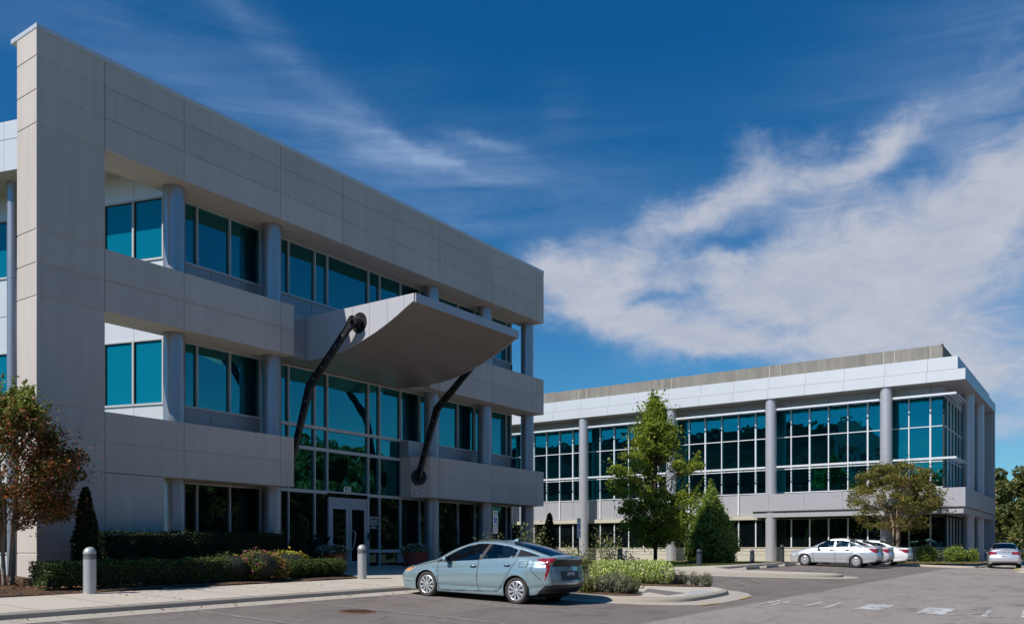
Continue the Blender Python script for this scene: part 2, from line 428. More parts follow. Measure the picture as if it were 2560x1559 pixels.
# ------------------------------------------------------------------- ground
def build_ground():
    st = struct
    # base terrain to the horizon, well below every paved sheet near the scene
    def tz(X, Y):
        r = math.hypot(X - 20, Y - 10)
        return -1.95 - .0 * r if r < 150 else -1.95
    mb = MB(); rr = [0, 60, 150, 400, 1200, 4000]; n = 48; vs = [(20, 10, -2.0)]; fs = []
    for r in rr[1:]:
        for i in range(n): vs.append((20 + r * math.cos(2 * PI * i / n), 10 + r * math.sin(2 * PI * i / n), -2.0))
    for i in range(n): fs.append((0, 1 + i, 1 + (i + 1) % n))
    for k in range(len(rr) - 2):
        for i in range(n): fs.append((1 + k * n + i, 1 + (k + 1) * n + i, 1 + (k + 1) * n + (i + 1) % n, 1 + k * n + (i + 1) % n))
    mb.add(vs, fs); st(mb.build('ground', M['earth']))
    st(grid_surface('parking_lot', -40, 100, -45, 16.4, 1.0, lambda a, b: gz(a, b) if b > -14 else gz(a, -14), M['asphalt']))
    # walk along the left building, kerb runs along Y = 15.4 then out around the island
    k1 = densify([(-40, 15.4), (18.2, 15.4)], 2.0, False) + [(18.55, 15.3), (18.75, 15.05), (18.8, 14.7)] + densify([(18.8, 14.2), (18.8, 10.9)], .7, False)
    nose = [(18.83, 10.4), (18.92, 9.95), (19.1, 9.5), (19.4, 9.1), (19.8, 8.8), (20.4, 8.68), (21.2, 8.68), (22.1, 8.73), (22.9, 8.8), (23.5, 8.95), (24.0, 9.2), (24.4, 9.55), (24.7, 10.1), (24.85, 10.8)]
    k2 = densify([(24.95, 11.6), (25.2, 14.6)], .8, False) + [(25.35, 15.05), (25.7, 15.35), (26.2, 15.4)] + densify([(27, 15.4), (31.0, 15.4)], 1.0, False) + [(31.6, 15.2), (32.0, 14.7)]
    isl2 = [(32.2, 13.6), (32.9, 12.4), (34.0, 10.7), (34.9, 9.6), (35.6, 9.15), (36.3, 9.0), (36.8, 9.2), (37.0, 9.6), (36.8, 10.4), (36.4, 11.6), (36.1, 13.2), (36.4, 14.2), (37.2, 14.6)]
    k3 = densify([(38.0, 14.6), (53.2, 14.6)], 1.5, False) + [(53.8, 14.4), (54.1, 13.9)] + densify([(54.2, 13.2), (54.2, 7.2)], 1.0, False) + [(54.3, 6.6), (54.7, 6.3)] + densify([(55.4, 6.2), (90, 6.2)], 4.0, False)
    path = k1 + nose + k2 + isl2 + k3
    # the paved side is on the right hand of this path, so flip for kerb_along (face on its left)
    rev = list(reversed(path))
    zf = lambda a, b: gz(a, b)
    P = path
    # kerb profile rows built explicitly: offset to the left (= away from the asphalt)
    prof = [(-.0, -.3), (.0, -.01), (.008, .085), (.018, .108), (.04, .118), (.17, .12)]
    mb = MB(); rows = []
    for off, dz in prof:
        Q = offset_path(P, off); rows.append([(x, y, zf(px, py) + dz) for (x, y), (px, py) in zip(Q, P)])
    n = len(P); mb.add([p for r in rows for p in r], [(j * n + i, j * n + i + 1, (j + 1) * n + i + 1, (j + 1) * n + i) for j in range(len(rows) - 1) for i in range(n - 1)])
    st(mb.build('kerb', M['kerb'], smooth=True))
    # gutter pan of light concrete in front of the kerb
    i0 = len(k1); w = []
    gm = MB()
    Q = offset_path(P, -.62)
    seg = range(0, len(P))
    A = [P[i] for i in seg]; B = [Q[i] for i in seg]
    ribbon(gm, B, A, lambda a, b: gz(a, b) + .006, lambda a, b: gz(a, b) + .018)
    st(gm.build('gutter', M['gutter']))
    # walk slab: sidewalk beside the left building
    def wtop(a, b): return wz(a, b)
    # sheet from the kerb line back to the planting edge Y 18.2
    mb = MB(); K = offset_path(P, .165)
    idx = [i for i in range(len(P)) if P[i][0] <= 18.2]
    A = [K[i] for i in idx]
    ribbon(mb, A, [(a[0], 18.2) for a in A], lambda a, b: wz(a, b), wtop)
    # part behind island and up to X = 33
    mb.add([(18.2, 15.55, wz(18.2, 15.55)), (33.0, 15.55, wz(33, 15.55)), (33.0, 18.2, wz(33, 18.2)), (18.2, 18.2, wz(18.2, 18.2))], [(0, 1, 2, 3)])
    # entrance plaza
    mb.add([(18.55, 18.2, wz(18.55, 18.2)), (24.4, 18.2, wz(24.4, 18.2)), (26.2, 22.75, wz(26.2, 22.75)), (18.8, 22.75, wz(18.8, 22.75))], [(0, 1, 2, 3)])
    st(mb.build('sidewalk', M['walk']))
    # control joints of the walk
    jm = MB()
    for x in np.arange(-12, 33, 1.52):
        if x < 18: jm.add([(x, 15.57, wz(x, 15.57) + .003), (x + .014, 15.57, wz(x, 15.57) + .003), (x + .014, 18.2, wz(x, 18.2) + .003), (x, 18.2, wz(x, 18.2) + .003)], [(0, 1, 2, 3)])
    st(jm.build('sidewalk_joints', M['joint']))
    # island slab: fills the nose and the ramp walk
    K2 = [K[i] for i in range(len(k1) - 7, len(k1) + len(nose) + 5)]
    iz = lambda a, b: gz(a, min(b, 15.4)) + .121 + .0 * a
    mb = MB(); xl = K2
    poly = K2 + [(24.9, 15.5), (18.9, 15.5)]
    cx, cy = 21.6, 12.3
    vs = [(cx, cy, iz(cx, cy))] + [(a, b, iz(a, b)) for a, b in poly]
    mb.add(vs, [(0, 1 + i, 1 + (i + 1) % len(poly)) for i in range(len(poly))])
    st(mb.build('island_walk', M['walk']))
    mb = MB(); q = [(20.35, 9.35), (21.5, 9.35), (22.1, 10.75), (21.1, 10.4)]
    mb.add([(a, b, iz(a, b) + .004) for a, b in q], [(0, 1, 2, 3)]); st(mb.build('ramp_strip', M['ramp_mat']))
    mb = MB(); q = [(20.5, 8.95), (22.7, 9.0), (22.9, 9.75), (21.55, 9.32)]
    mb.add([(a, b, iz(a, b) + .004) for a, b in q], [(0, 1, 2, 3)]); st(mb.build('ramp_apron', M['ramp_patch']))
    # mulch beds of the island
    def bed(name, pts, zf, h=.05, mat='mulch'):
        c = (sum(p[0] for p in pts) / len(pts), sum(p[1] for p in pts) / len(pts)); p = densify(smooth_poly(pts, 2), .4)
        mid = [((a + c[0]) / 2, (b + c[1]) / 2) for a, b in p]; n = len(p); m = MB()
        vs = [(a, b, zf(a, b) + .005) for a, b in p] + [(a, b, zf(a, b) + h) for a, b in mid] + [(c[0], c[1], zf(*c) + h)]
        fs = [(i, (i + 1) % n, n + (i + 1) % n, n + i) for i in range(n)] + [(n + i, n + (i + 1) % n, 2 * n) for i in range(n)]
        m.add(vs, fs); return st(m.build(name, M[mat]))
    bed('mulch_bed', [(19.05, 15.2), (19.05, 10.5), (19.25, 10.0), (19.7, 9.7), (20.35, 10.1), (20.9, 12.5), (21.1, 15.3)], iz)
    bed('mulch_bed', [(22.5, 15.2), (22.3, 13.2), (22.9, 11.6), (23.7, 10.2), (24.35, 9.75), (24.6, 10.3), (24.75, 13), (24.9, 15.2)], iz)
    # planting bed in front of the left building
    def bz(a, b): return wz(a, b) + .02 + .07 * max(0, min(1, (b - 18.3) / 1.2)) + .015 * math.sin(a * 2.1) * math.sin(b * 3)
    M_b = grid_surface('mulch_bed', -14, 18.55, 18.2, 23.2, .35, bz, M['mulch']); st(M_b)
    st(grid_surface('mulch_bed', 24.6, 34, 18.2, 23.2, .5, bz, M['mulch']))
    # lawn and walks toward the far building
    st(grid_surface('lawn', 33.0, 54.4, 16.4, 60, 1.2, lambda a, b: -.70 + .03 * max(0, min(1, (a - 45) / 10)) if b > 18 else -.73, M['lawn']))
    mb = MB()
    A = densify([(33.0, 14.9), (36.6, 14.75), (53.9, 14.75)], 1.2, False); B = [(a, 16.5) for a, b in A]
    ribbon(mb, A, B, lambda a, b: gz(a, b) + .121, lambda a, b: -.722)
    mb.add([(32.9, 15.5, wz(32.9, 15.5)), (34, 14.9, gz(34, 14.9) + .12), (34, 16.5, -.73), (32.9, 18.2, wz(32.9, 18.2))], [(0, 1, 2, 3)])
    st(mb.build('walkway', M['walk']))
    p2 = offset_path(isl2, .165)
    mb = MB(); vs = [(34.9, 12.2, gz(34.9, 12.2) + .121)] + [(a, b, gz(a, b) + .121) for a, b in p2] + [(37.2, 15.0, gz(37.2, 15) + .121), (32.6, 15.5, gz(32.6, 15.5) + .121)]
    mb.add(vs, [(0, 1 + i, 1 + (i + 1) % (len(vs) - 1)) for i in range(len(vs) - 1)])
    st(mb.build('island_walk', M['walk']))
    st(grid_surface('dry_grass_strip', 54.36, 61, 6.36, 60, .8, lambda a, b: -.70, M['dry']))
    # small kerbed island at the right edge of the lot
    pts = smooth_poly([(47.7, 3.2), (48.1, 4.0), (50.2, 4.25), (53, 4.1), (56, 3.6), (56, 2.4), (50, 2.2)], 2)
    mb = MB(); mb.prism(pts, lambda a, b: gz(a, b) - .2, lambda a, b: gz(a, b) + .12); st(mb.build('traffic_island', M['walk']))
    mb = MB()
    A = [p for p in pts if p[0] < 53 and p[1] > 2.6][::1]
    n = len(pts)
    for i in range(n):
        a, b = pts[i], pts[(i + 1) % n]
        if a[0] < 51.5 and a[1] > 2.5:
            mb.add([(a[0], a[1], gz(*a) + .124), (b[0], b[1], gz(*b) + .124), ((b[0] - 50) * .96 + 50, (b[1] - 3.2) * .8 + 3.2, gz(*b) + .124), ((a[0] - 50) * .96 + 50, (a[1] - 3.2) * .8 + 3.2, gz(*a) + .124)], [(0, 1, 2, 3)])
    st(mb.build('yellow_kerb_paint', M['paint_yellow']))
    # ---- painted markings
    def quad(mb, pts, h=.008): mb.add([(a, b, gz(a, b) + h) for a, b in pts], [tuple(range(len(pts)))])
    def line(mb, a, b, w=.1, h=.008):
        A = Vector(a); B = Vector(b); t = (B - A).normalized(); nn = Vector((-t.y, t.x)) * w / 2
        k = max(1, int((B - A).length / 1.0))
        for i in range(k):
            p = A.lerp(B, i / k); q = A.lerp(B, (i + 1) / k)
            quad(mb, [tuple(p - nn), tuple(q - nn), tuple(q + nn), tuple(p + nn)], h)
    mb = MB()
    for x in (7.6, 10.3, 13.05, 15.75):
        line(mb, (x, 14.72), (x - .05, 9.2))
    for x in (28.0, 30.6, 37.85, 40.55, 43.25, 45.95, 48.65, 51.35, 54.0):
        if x > 37: line(mb, (x, 13.9), (x, 8.6))
    line(mb, (30.1, 11.45), (27.7, 9.85)); line(mb, (30.9, 10.85), (29.5, 9.95)); line(mb, (28.0, 11.15), (26.9, 10.4)); line(mb, (31.6, 10.6), (30.8, 10.0))
    st(mb.build('parking_lines', M['paint_line']))
    mb = MB()
    quad(mb, [(21.0, 4.42), (22.9, 4.45), (22.95, 5.02), (21.03, 5.0)]); quad(mb, [(20.85, 3.08), (22.75, 3.08), (22.75, 3.7), (20.85, 3.66)])
    line(mb, (20.95, 7.15), (22.5, 7.15), .12); line(mb, (20.95, 6.87), (22.5, 6.87), .12)
    line(mb, (20.85, 6.12), (22.7, 6.15), .1); line(mb, (20.9, 5.6), (22.85, 5.72), .1); line(mb, (22.7, 6.15), (22.85, 5.72), .1)
    line(mb, (20.95, 2.32), (22.95, 2.4), .1); line(mb, (21.2, 1.6), (23.3, 1.72), .1); line(mb, (20.95, 2.3), (21.2, 1.6), .1)
    line(mb, (20.8, 3.0), (21.9, 2.35), .08)
    st(mb.build('crosswalk', M['paint_white']))
    mb = MB(); line(mb, (19.5, 8.1), (20.45, 8.02), .1, .02); line(mb, (22.0, 8.05), (23.2, 8.22), .1, .02)
    st(mb.build('yellow_dashes', M['paint_yellow']))
build_ground()

# ---------------------------------------------------------- left building
XC = [14.89, 18.40, 26.31, 29.82, 33.10]      # column centres
YC = 22.22; YG = 22.75; YF = 21.55
def panel_grid(mb, xs, zs, yf, t, groove=.011, depth=.016):
    """front cladding split in panels with real open joints; backing sits behind"""
    for i in range(len(xs) - 1):
        for j in range(len(zs) - 1):
            gx0 = 0 if i == 0 else groove; gx1 = 0 if i == len(xs) - 2 else groove
            gz0 = 0 if j == 0 else groove; gz1 = 0 if j == len(zs) - 2 else groove
            mb.box(xs[i] + gx0, xs[i + 1] - gx1, yf, yf + depth, zs[j] + gz0, zs[j + 1] - gz1)
    mb.box(xs[0] + .02, xs[-1] - .02, yf + depth, yf + t, zs[0] + .004, zs[-1] - .004)

def build_left():
    B = empty('office_building', (21, 24, 0))
    B.location = (0, 0, 0)
    tag(B, 'near office building with tan concrete frame, silver columns and 620 over its glass door', 'office building')
    J = [10.68, 12.43, 14.75, 18.19, 20.86, 23.41, 26.01, 29.45, 32.88, 33.46]
    # top fascia
    mb = MB(); panel_grid(mb, J[1:], [10.43, 11.24, 12.06, 12.72], YF, 1.2 - .02)
    mb.build('fascia', M['precast'], B)
    mb = MB(); mb.box(10.665, 33.475, 21.53, 22.80, 12.72, 12.84); mb.build('parapet_cap', M['cap'], B, bevel=.01)
    # pier at the left end (front and end face panelled)
    mb = MB(); zs = [-1.3, -.06, 2.04, 2.84, 3.63, 6.22, 7.03, 7.84, 10.43, 11.24, 12.06, 12.72]
    for j in range(len(zs) - 1):
        g0 = 0 if j == 0 else .014; g1 = 0 if j == len(zs) - 2 else .014
        mb.box(10.68, 12.43 - .011, YF, 22.52, zs[j] + g0, zs[j + 1] - g1)
    mb.box(10.695, 12.425, YF + .014, 22.505, -1.3, 12.71)
    mb.build('pier', M['precast'], B, bevel=.012)
    # ground-floor solid wall right of the pier
    mb = MB(); mb.box(12.43, 14.13, YF, 21.9, -1.3, 2.03); mb.build('ground_wall', M['precast'], B)
    # beams (parapet + slab)
    def beam(name, x0, x1, z0, z1, chl=None, chr_=None, joints=()):
        mb = MB(); xs = [x0] + [j for j in joints if x0 < j < x1] + [x1]
        panel_grid(mb, xs, [z0, (z0 + z1) / 2, z1], YF, .36)
        mb.build(name, M['precast'], B)
    beam('floor_beam', 12.43, 18.73, 6.24, 7.84, joints=J); beam('floor_beam', 12.43, 18.73, 2.05, 3.62, joints=J)
    beam('floor_beam', 25.45, 33.46, 6.24, 7.84, joints=[26.01, 29.45, 32.88]); beam('floor_beam', 25.45, 33.46, 2.05, 3.62, joints=[26.01, 29.45, 32.88])
    # slabs behind the beams and the slanted beam end
    for z in (6.24, 2.05):
        mb = MB(); mb.prism([(12.43, 21.91), (18.71, 21.91), (18.71, 22.70), (12.43, 22.70)], z + .004, z + .32); mb.build('floor_slab', M['precast'], B)
        mb = MB(); mb.prism([(25.47, 21.91), (33.44, 21.91), (33.44, 22.70), (25.04, 22.70), (25.04, 22.2)], z + .004, z + .32); mb.build('floor_slab', M['precast'], B)
    mb = MB(); mb.prism([(25.447, 21.553), (25.46, 21.92), (25.42, 22.7), (25.02, 22.7), (25.02, 22.16)], 2.052, 3.618); mb.build('beam_end', M['precast'], B)
    mb = MB(); mb.box(18.45, 18.727, 21.91, 22.5, 2.40, 3.617); mb.build('beam_end', M['precast'], B)
    # columns, each a part
    for x in XC:
        mb = MB(); prof = [(.30, -1.2)]
        for z in (1.1, 5.1, 9.1): prof += [(.30, z - .008), (.292, z - .006), (.292, z + .006), (.30, z + .008)]
        prof += [(.30, 10.44)]
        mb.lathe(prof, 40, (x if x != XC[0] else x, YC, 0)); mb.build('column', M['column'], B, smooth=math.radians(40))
    # body of the building behind the glass
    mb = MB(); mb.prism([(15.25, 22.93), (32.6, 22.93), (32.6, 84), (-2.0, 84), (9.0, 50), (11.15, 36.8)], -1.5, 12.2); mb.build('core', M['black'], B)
    mb = MB(); mb.prism([(14.2, 22.86), (33.3, 22.86), (33.3, 84.2), (-2.0, 84.2)], 12.2, 12.5); mb.build('roof', M['precast_far'], B)
    # east side wall (seen only in reflections and from the side)
    mb = MB()
    for z0, z1 in ((-1.4, -.1), (2.05, 4.27), (6.3, 8.55), (10.43, 12.2)): mb.box(32.62, 32.75, 22.8, 84, z0, z1)
    mb.build('side_wall', M['dark_frame'], B)
    mb = MB()
    for z0, z1 in ((-.1, 2.05), (4.27, 6.3), (8.55, 10.43)): mb.box(32.61, 32.68, 22.8, 84, z0, z1)
    mb.build('side_glazing', M['glass_gf'], B)
    # ---- glazing
    XM = [15.35, 16.0, 17.18, 18.36, 19.52, 20.68, 21.26, 23.3, 23.9, 25.06, 26.2, 27.3, 28.62, 29.8, 30.99, 32.17, 32.54]
    LV = [(8.55, 10.42), (4.27, 6.24), (-.1, 2.05)]
    W = .046
    def window(x0, x1, z0, z1, g='glass', frame=True, head=True):
        o = MB().box(x0 + .0, x1 - .0, YG + .045, YG + .06, z0, z1)
        w = o.build('window', M[g], B)
        f = MB()
        f.box(x0 - W / 2, x0 + W / 2, YG - .05, YG + .04, z0, z1)
        if abs(x1 - XM[-1]) < .01: f.box(x1 - W / 2, x1 + W / 2, YG - .05, YG + .04, z0, z1)
        f.box(x0 + W / 2, x1 - W / 2, YG - .045, YG + .04, z0, z0 + .06)
        f.box(x0 + W / 2, x1 - W / 2, YG - .045, YG + .04, z1 - .05, z1)
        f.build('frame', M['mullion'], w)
        d = MB(); d.box(x0 + W / 2, x0 + W / 2 + .025, YG + .015, YG + .042, z0 + .06, z1 - .05); d.build('gasket', M['dark_frame'], w)
        return w
    for i in range(len(XM) - 1):
        x0, x1 = XM[i], XM[i + 1]
        centre = 18.36 <= x0 < 24.0
        window(x0, x1, 8.55, 10.42)
        if centre:
            for z0, z1, g in ((4.27, 6.24, 'glass'), (3.53, 4.27, 'glass'), (2.05, 3.53, 'glass_gf2')):
                window(x0, x1, z0, z1, 'glass')
        else:
            window(x0, x1, 4.27, 6.24)
        if not (21.2 < x0 < 21.3):
            g = 'glass_gf'
            if centre and x0 > 23: window(x0, x1, 0.0, 2.05, g); window(x0, x1, -.64, 0.0, g)
            elif centre: window(x0, x1, -.66, 2.05, g)
            else: window(x0, x1, -.1, 2.05, g)
    # spandrels
    for a, b, z0, z1 in ((15.3, 32.56, 7.3, 8.55), (15.3, 18.36, 2.1, 4.27), (25.06, 32.56, 2.1, 4.27), (15.3, 18.36, -1.2, -.1), (24.9, 32.56, -1.2, -.1)):
        xs = [a] + [x for x in np.arange(a + 1.2, b - .5, 1.35)] + [b]; mb = MB()
        for i in range(len(xs) - 1): mb.box(xs[i] + .006, xs[i + 1] - .006, YG, YG + .09, z0, z1)
        mb.box(a + .01, b - .01, YG + .09, YG + .1, z0, z1)
        mb.build('spandrel', M['alu_shade'], B)
    mb = MB(); mb.box(25.04, 25.9, 22.3, YG, 3.6, 4.25); mb.build('spandrel', M['alu_shade'], B)
    # panel on the face above the entrance, beside the canopy
    mb = MB(); mb.box(18.74, 19.55, 21.9, 22.7, 6.3, 7.70); mb.build('canopy_return', M['alu_shade'], B)
    mb = MB(); mb.box(25.1, 25.44, 21.9, 22.7, 6.3, 7.7); mb.build('canopy_return', M['alu_shade'], B)
    mb = MB(); mb.box(18.75, 25.03, 21.95, 22.72, 6.26, 6.45); mb.build('canopy_soffit_edge', M['soffit'], B)
    # ---- canopy
    prof = [(21.95, 6.26), (21.5, 6.262), (21.02, 6.275), (20.7, 6.30), (20.35, 6.35), (19.9, 6.435), (19.34, 6.58), (18.8, 6.755), (18.31, 6.95), (17.9, 7.14), (17.61, 7.29), (17.25, 7.47)]
    top = [(17.22, 7.70), (21.95, 7.70)]
    C = MB(); n = len(prof)
    C.extrude_profile([(y, z) for y, z in prof] + top, 19.60, 25.06)
    cn = C.build('canopy', M['alu_grey'], B)
    s = MB()                                                  # polished underside skin, 4 mm proud
    vs = []
    for x in (19.62, 25.04):
        for y, z in prof: vs.append((x, y, z - .006))
    s.add(vs, [(i, i + 1, n + i + 1, n + i) for i in range(n - 1)]); s.build('soffit', M['soffit'], cn, smooth=True)
    s = MB()
    for x in (20.9, 22.3, 23.7):
        vs = []
        for xx in (x, x + .012):
            for y, z in prof: vs.append((xx, y, z - .009))
        s.add(vs, [(i, i + 1, n + i + 1, n + i) for i in range(n - 1)])
    for yy in (18.15,):
        zz = 7.025; s.add([(19.62, yy, zz - .012), (25.04, yy, zz - .012), (25.04, yy + .012, zz - .017), (19.62, yy + .012, zz - .017)], [(0, 1, 2, 3)])
    s.build('soffit_joints', M['joint'], cn)
    # side cladding of the canopy in vertical panels
    cuts = [21.95, 20.9, 19.78, 19.04, 18.29, 17.6, 17.21]
    def zlow(y):
        ys = [p[0] for p in prof][::-1]; zs_ = [p[1] for p in prof][::-1]
        return float(np.interp(y, ys, zs_))
    for xa, xb in ((19.565, 19.60), (25.06, 25.095)):
        s = MB()
        for a, b in zip(cuts[:-1], cuts[1:]):
            yy = np.linspace(a - .005, b + .005, 7)
            pr = [(y, zlow(max(y, 17.25))) for y in yy] + [(yy[-1], 7.705), (yy[0], 7.705)]
            s.extrude_profile(pr, xa, xb)
        s.build('side_panel', M['canopy_white'], cn)
    s = MB()
    for a in np.arange(19.60, 25.05, 1.37):
        s.box(a + .004, min(a + 1.366, 25.06), 17.16, 17.205, 7.44, 7.71)
    s.build('front_panel', M['alu_grey'], cn)
    # ---- steel arms
    def arm(lo, el, up, sgn):
        """lo/el/up centre points; box-section arm, wide web facing -X, flanges round the edge"""
        P = [Vector(lo), Vector(el), Vector(up)]
        ts = [P[0]]
        # centreline densified with half widths
        cl = [(P[0], .15), (P[0].lerp(P[1], .12), .105), (P[0].lerp(P[1], .5), .10), (P[0].lerp(P[1], .92), .13), (P[1], .14), (P[1].lerp(P[2], .08), .13), (P[1].lerp(P[2], .5), .108), (P[1].lerp(P[2], .86), .105), (P[2], .165)]
        L = []; R = []
        for i, (p, w) in enumerate(cl):
            d = (cl[min(i + 1, 8)][0] - cl[max(i - 1, 0)][0]); d.x = 0; d.normalize(); nrm = Vector((0, -d.z, d.y))
            L.append(p + nrm * w); R.append(p - nrm * w)
        def capv(p, w, d, k):
            out = []
            for a in np.linspace(0, PI, 9)[1:-1]:
                nrm = Vector((0, -d.z, d.y)); out.append(p + nrm * (w * math.cos(a)) + d * (w * math.sin(a) * k))
            return out
        d1 = (P[2] - P[1]); d1.x = 0; d1.normalize(); d0 = (P[1] - P[0]); d0.x = 0; d0.normalize()
        outl = L + capv(P[2], .17, d1, 1) + list(reversed(R)) + list(reversed(capv(P[0], .15, d0, -1)))
        n = len(outl)
        web = MB(); t = .035
        web.add([(p.x - t, p.y, p.z) for p in outl] + [(p.x + t, p.y, p.z) for p in outl], [tuple(range(n)), tuple(reversed(range(n, 2 * n)))])
        A = web.build('support_arm', M['steel'], B)
        fl = MB()
        cen = Vector((0, 0, 0))
        inner = []
        for i, p in enumerate(outl):
            a = outl[i - 1]; b = outl[(i + 1) % n]; d = b - a; d.x = 0; d.normalize(); nn = Vector((0, d.z, -d.y))
            inner.append(p - nn * .028)
        # orientation check
        if (inner[2] - (P[0] + P[1]) / 2).length > (outl[2] - (P[0] + P[1]) / 2).length:
            inner = [p * 2 - q for p, q in zip(outl, inner)]
        hw = .06
        vs = []
        for ring in (outl, inner):
            for sx in (-hw, hw): vs += [(p.x + sx, p.y, p.z) for p in ring]
        fs = []
        for i in range(n):
            j = (i + 1) % n
            fs += [(i, j, n + j, n + i), (2 * n + i, 3 * n + i, 3 * n + j, 2 * n + j), (i, 2 * n + i, 2 * n + j, j), (n + i, n + j, 3 * n + j, 3 * n + i)]
        fl.add(vs, fs); fl.build('flange', M['steel'], A)
        for a, b, ks in ((P[0], P[1], (.16, .34, .5, .66, .82)), (P[1], P[2], (.12, .3, .46, .62, .78))):
            for k_ in ks:
                c = a.lerp(b, k_); h = MB(); h.cyl((c.x - t - .006, c.y, c.z), (c.x + t + .006, c.y, c.z), .036, n=14); h.build('lightening_hole', M['steel_hole'], A)
        for c, x1, r in ((P[2], 19.56 if sgn < 0 else 25.10, .33), (P[0], None, .25)):
            h = MB()
            if x1 is not None:
                h.cyl((c.x, c.y, c.z), (x1, c.y, c.z), .13, n=20); h.cyl((x1 - .05 * -sgn * -1, c.y, c.z), (x1, c.y, c.z), r, n=30)
                xm = c.x + (x1 - c.x) * .5; h.cyl((xm - .03, c.y, c.z), (xm + .03, c.y, c.z), .19, n=24)
            else:
                dx = .20 if sgn > 0 else -.27
                ey = .14 if sgn > 0 else 0.0
                h.cyl((c.x, c.y, c.z), (c.x + dx, c.y + ey, c.z), .12, n=20)
                q = Vector((c.x + dx, c.y + ey, c.z)); dd = Vector((.82, .572, 0)) if sgn > 0 else Vector((-1, 0, 0))
                h.cyl(tuple(q - dd * .07), tuple(q + dd * .02), .30, n=30)
            h.cyl((c.x - .16, c.y, c.z), (c.x + .16, c.y, c.z), .075, n=12)
            h.build('pin_disc', M['steel'], A, smooth=math.radians(35))
    arm((19.02, 22.05, 2.75), (19.15, 21.29, 5.29), (19.28, 19.48, 7.15), -1)
    arm((24.95, 21.73, 2.82), (25.1, 20.93, 5.34), (25.36, 19.10, 7.10), 1)
    # ---- entrance door
    D = MB(); D.box(21.29, 23.27, YG - .06, YG + .02, 1.80, 1.90); D.box(21.29, 21.36, YG - .06, YG + .02, -.66, 1.80); D.box(23.20, 23.27, YG - .06, YG + .02, -.66, 1.80); D.box(21.36, 23.20, YG - .02, YG + .02, 1.66, 1.80)
    d = D.build('entrance_door', M['doorframe'], B)
    for a, b, hx in ((21.37, 22.27, 22.19), (22.29, 23.19, 22.37)):
        l = MB(); l.box(a, a + .13, YG - .055, YG - .01, -.64, 1.655); l.box(b - .13, b, YG - .055, YG - .01, -.64, 1.655); l.box(a + .13, b - .13, YG - .055, YG - .01, 1.50, 1.655); l.box(a + .13, b - .13, YG - .055, YG - .01, -.64, -.36)
        lf = l.build('door_leaf', M['doorframe'], d)
        g = MB(); g.box(a + .13, b - .13, YG - .03, YG - .02, -.36, 1.50); g.build('door_glass', M['glass_gf'], d)
        h = MB(); sx = -1 if hx < 22.25 else 1
        h.tube([(hx, YG - .06, .72), (hx, YG - .14, .72), (hx + sx * .08, YG - .16, .71), (hx + sx * .14, YG - .16, .60), (hx + sx * .06, YG - .16, .2), (hx, YG - .14, .06), (hx, YG - .06, .05)], .016, 8)
        h.build('door_handle', M['cap'], d, smooth=True)
    o = MB().box(21.29, 23.27, YG + .03, YG + .045, 1.90, 2.0); o.build('transom_glass', M['glass_gf'], d)
    m = MB(); m.box(23.22, 23.32, YG - .1, YG - .065, .42, .66); m.build('card_reader', M['dark_frame'], B)
    # lettering on the glass
    def text(name, s, x, z, size, parent, mat='white_text', y=YG - .01, depth=.004, off=0.0):
        return text_mesh(name, s, (x, y, z), size, M[mat], parent, depth, off)
    text('address_number', '620', 22.2, 2.135, .25, B, y=YG - .05, off=.008)
    pl = MB(); pl.box(23.34, 23.86, YG + .01, YG + .02, .84, 1.32); pp = pl.build('entrance_notice', M['dark_frame'], B)
    for s_, z in (('Main Lobby', 1.21), ('Entrance', 1.10), ('Accessible', .98), ('Entry', .87)): text('lettering', s_, 23.6, z, .105, pp, y=YG - .0)
    r = MB(); r.box(23.37, 23.83, YG - .004, YG + .0, 1.065, 1.075); r.box(23.37, 23.83, YG - .004, YG + .0, .845, .855); r.build('rule', M['white_text'], pp)
    # small floodlight and camera under the right beam end
    f = MB(); f.lathe([(0, .06), (.05, .05), (.07, 0), (.06, -.06), (0, -.09)], 14, (25.1, 21.95, 2.2)); f.box(25.07, 25.13, 21.97, 22.1, 2.17, 2.23); f.build('floodlight', M['sign_white'], B)
    f = MB(); f.lathe([(0, .04), (.04, .03), (.05, -.03), (0, -.06)], 12, (25.12, 21.93, 2.56)); f.box(25.09, 25.15, 21.96, 22.1, 2.53, 2.59); f.build('security_camera', M['steel'], B)
    f = MB(); f.cyl((33.46, 21.6, 3.15), (33.62, 21.58, 3.15), .03); f.lathe([(0, .05), (.05, .03), (.06, -.05), (0, -.07)], 12, (33.62, 21.58, 3.12)); f.cyl((33.48, 21.62, 2.7), (33.48, 21.62, 3.2), .02); f.build('security_camera', M['steel'], B)
    # ---- sunlit wing behind the pier
    u = Vector((-.283, .959)); nn = Vector((-.959, -.283)); C0 = Vector((15.22, 22.83))
    def T(s, o_, z): p = C0 + u * s + nn * o_; return (p.x, p.y, z)
    def wbox(mb, s0, s1, o0, o1, z0, z1): mb.box(s0, s1, o0, o1, z0, z1, T=lambda a, b, c: T(a, b, c))
    ms = [.08, .27] + [.27 + 1.09 * i for i in range(1, 13)]
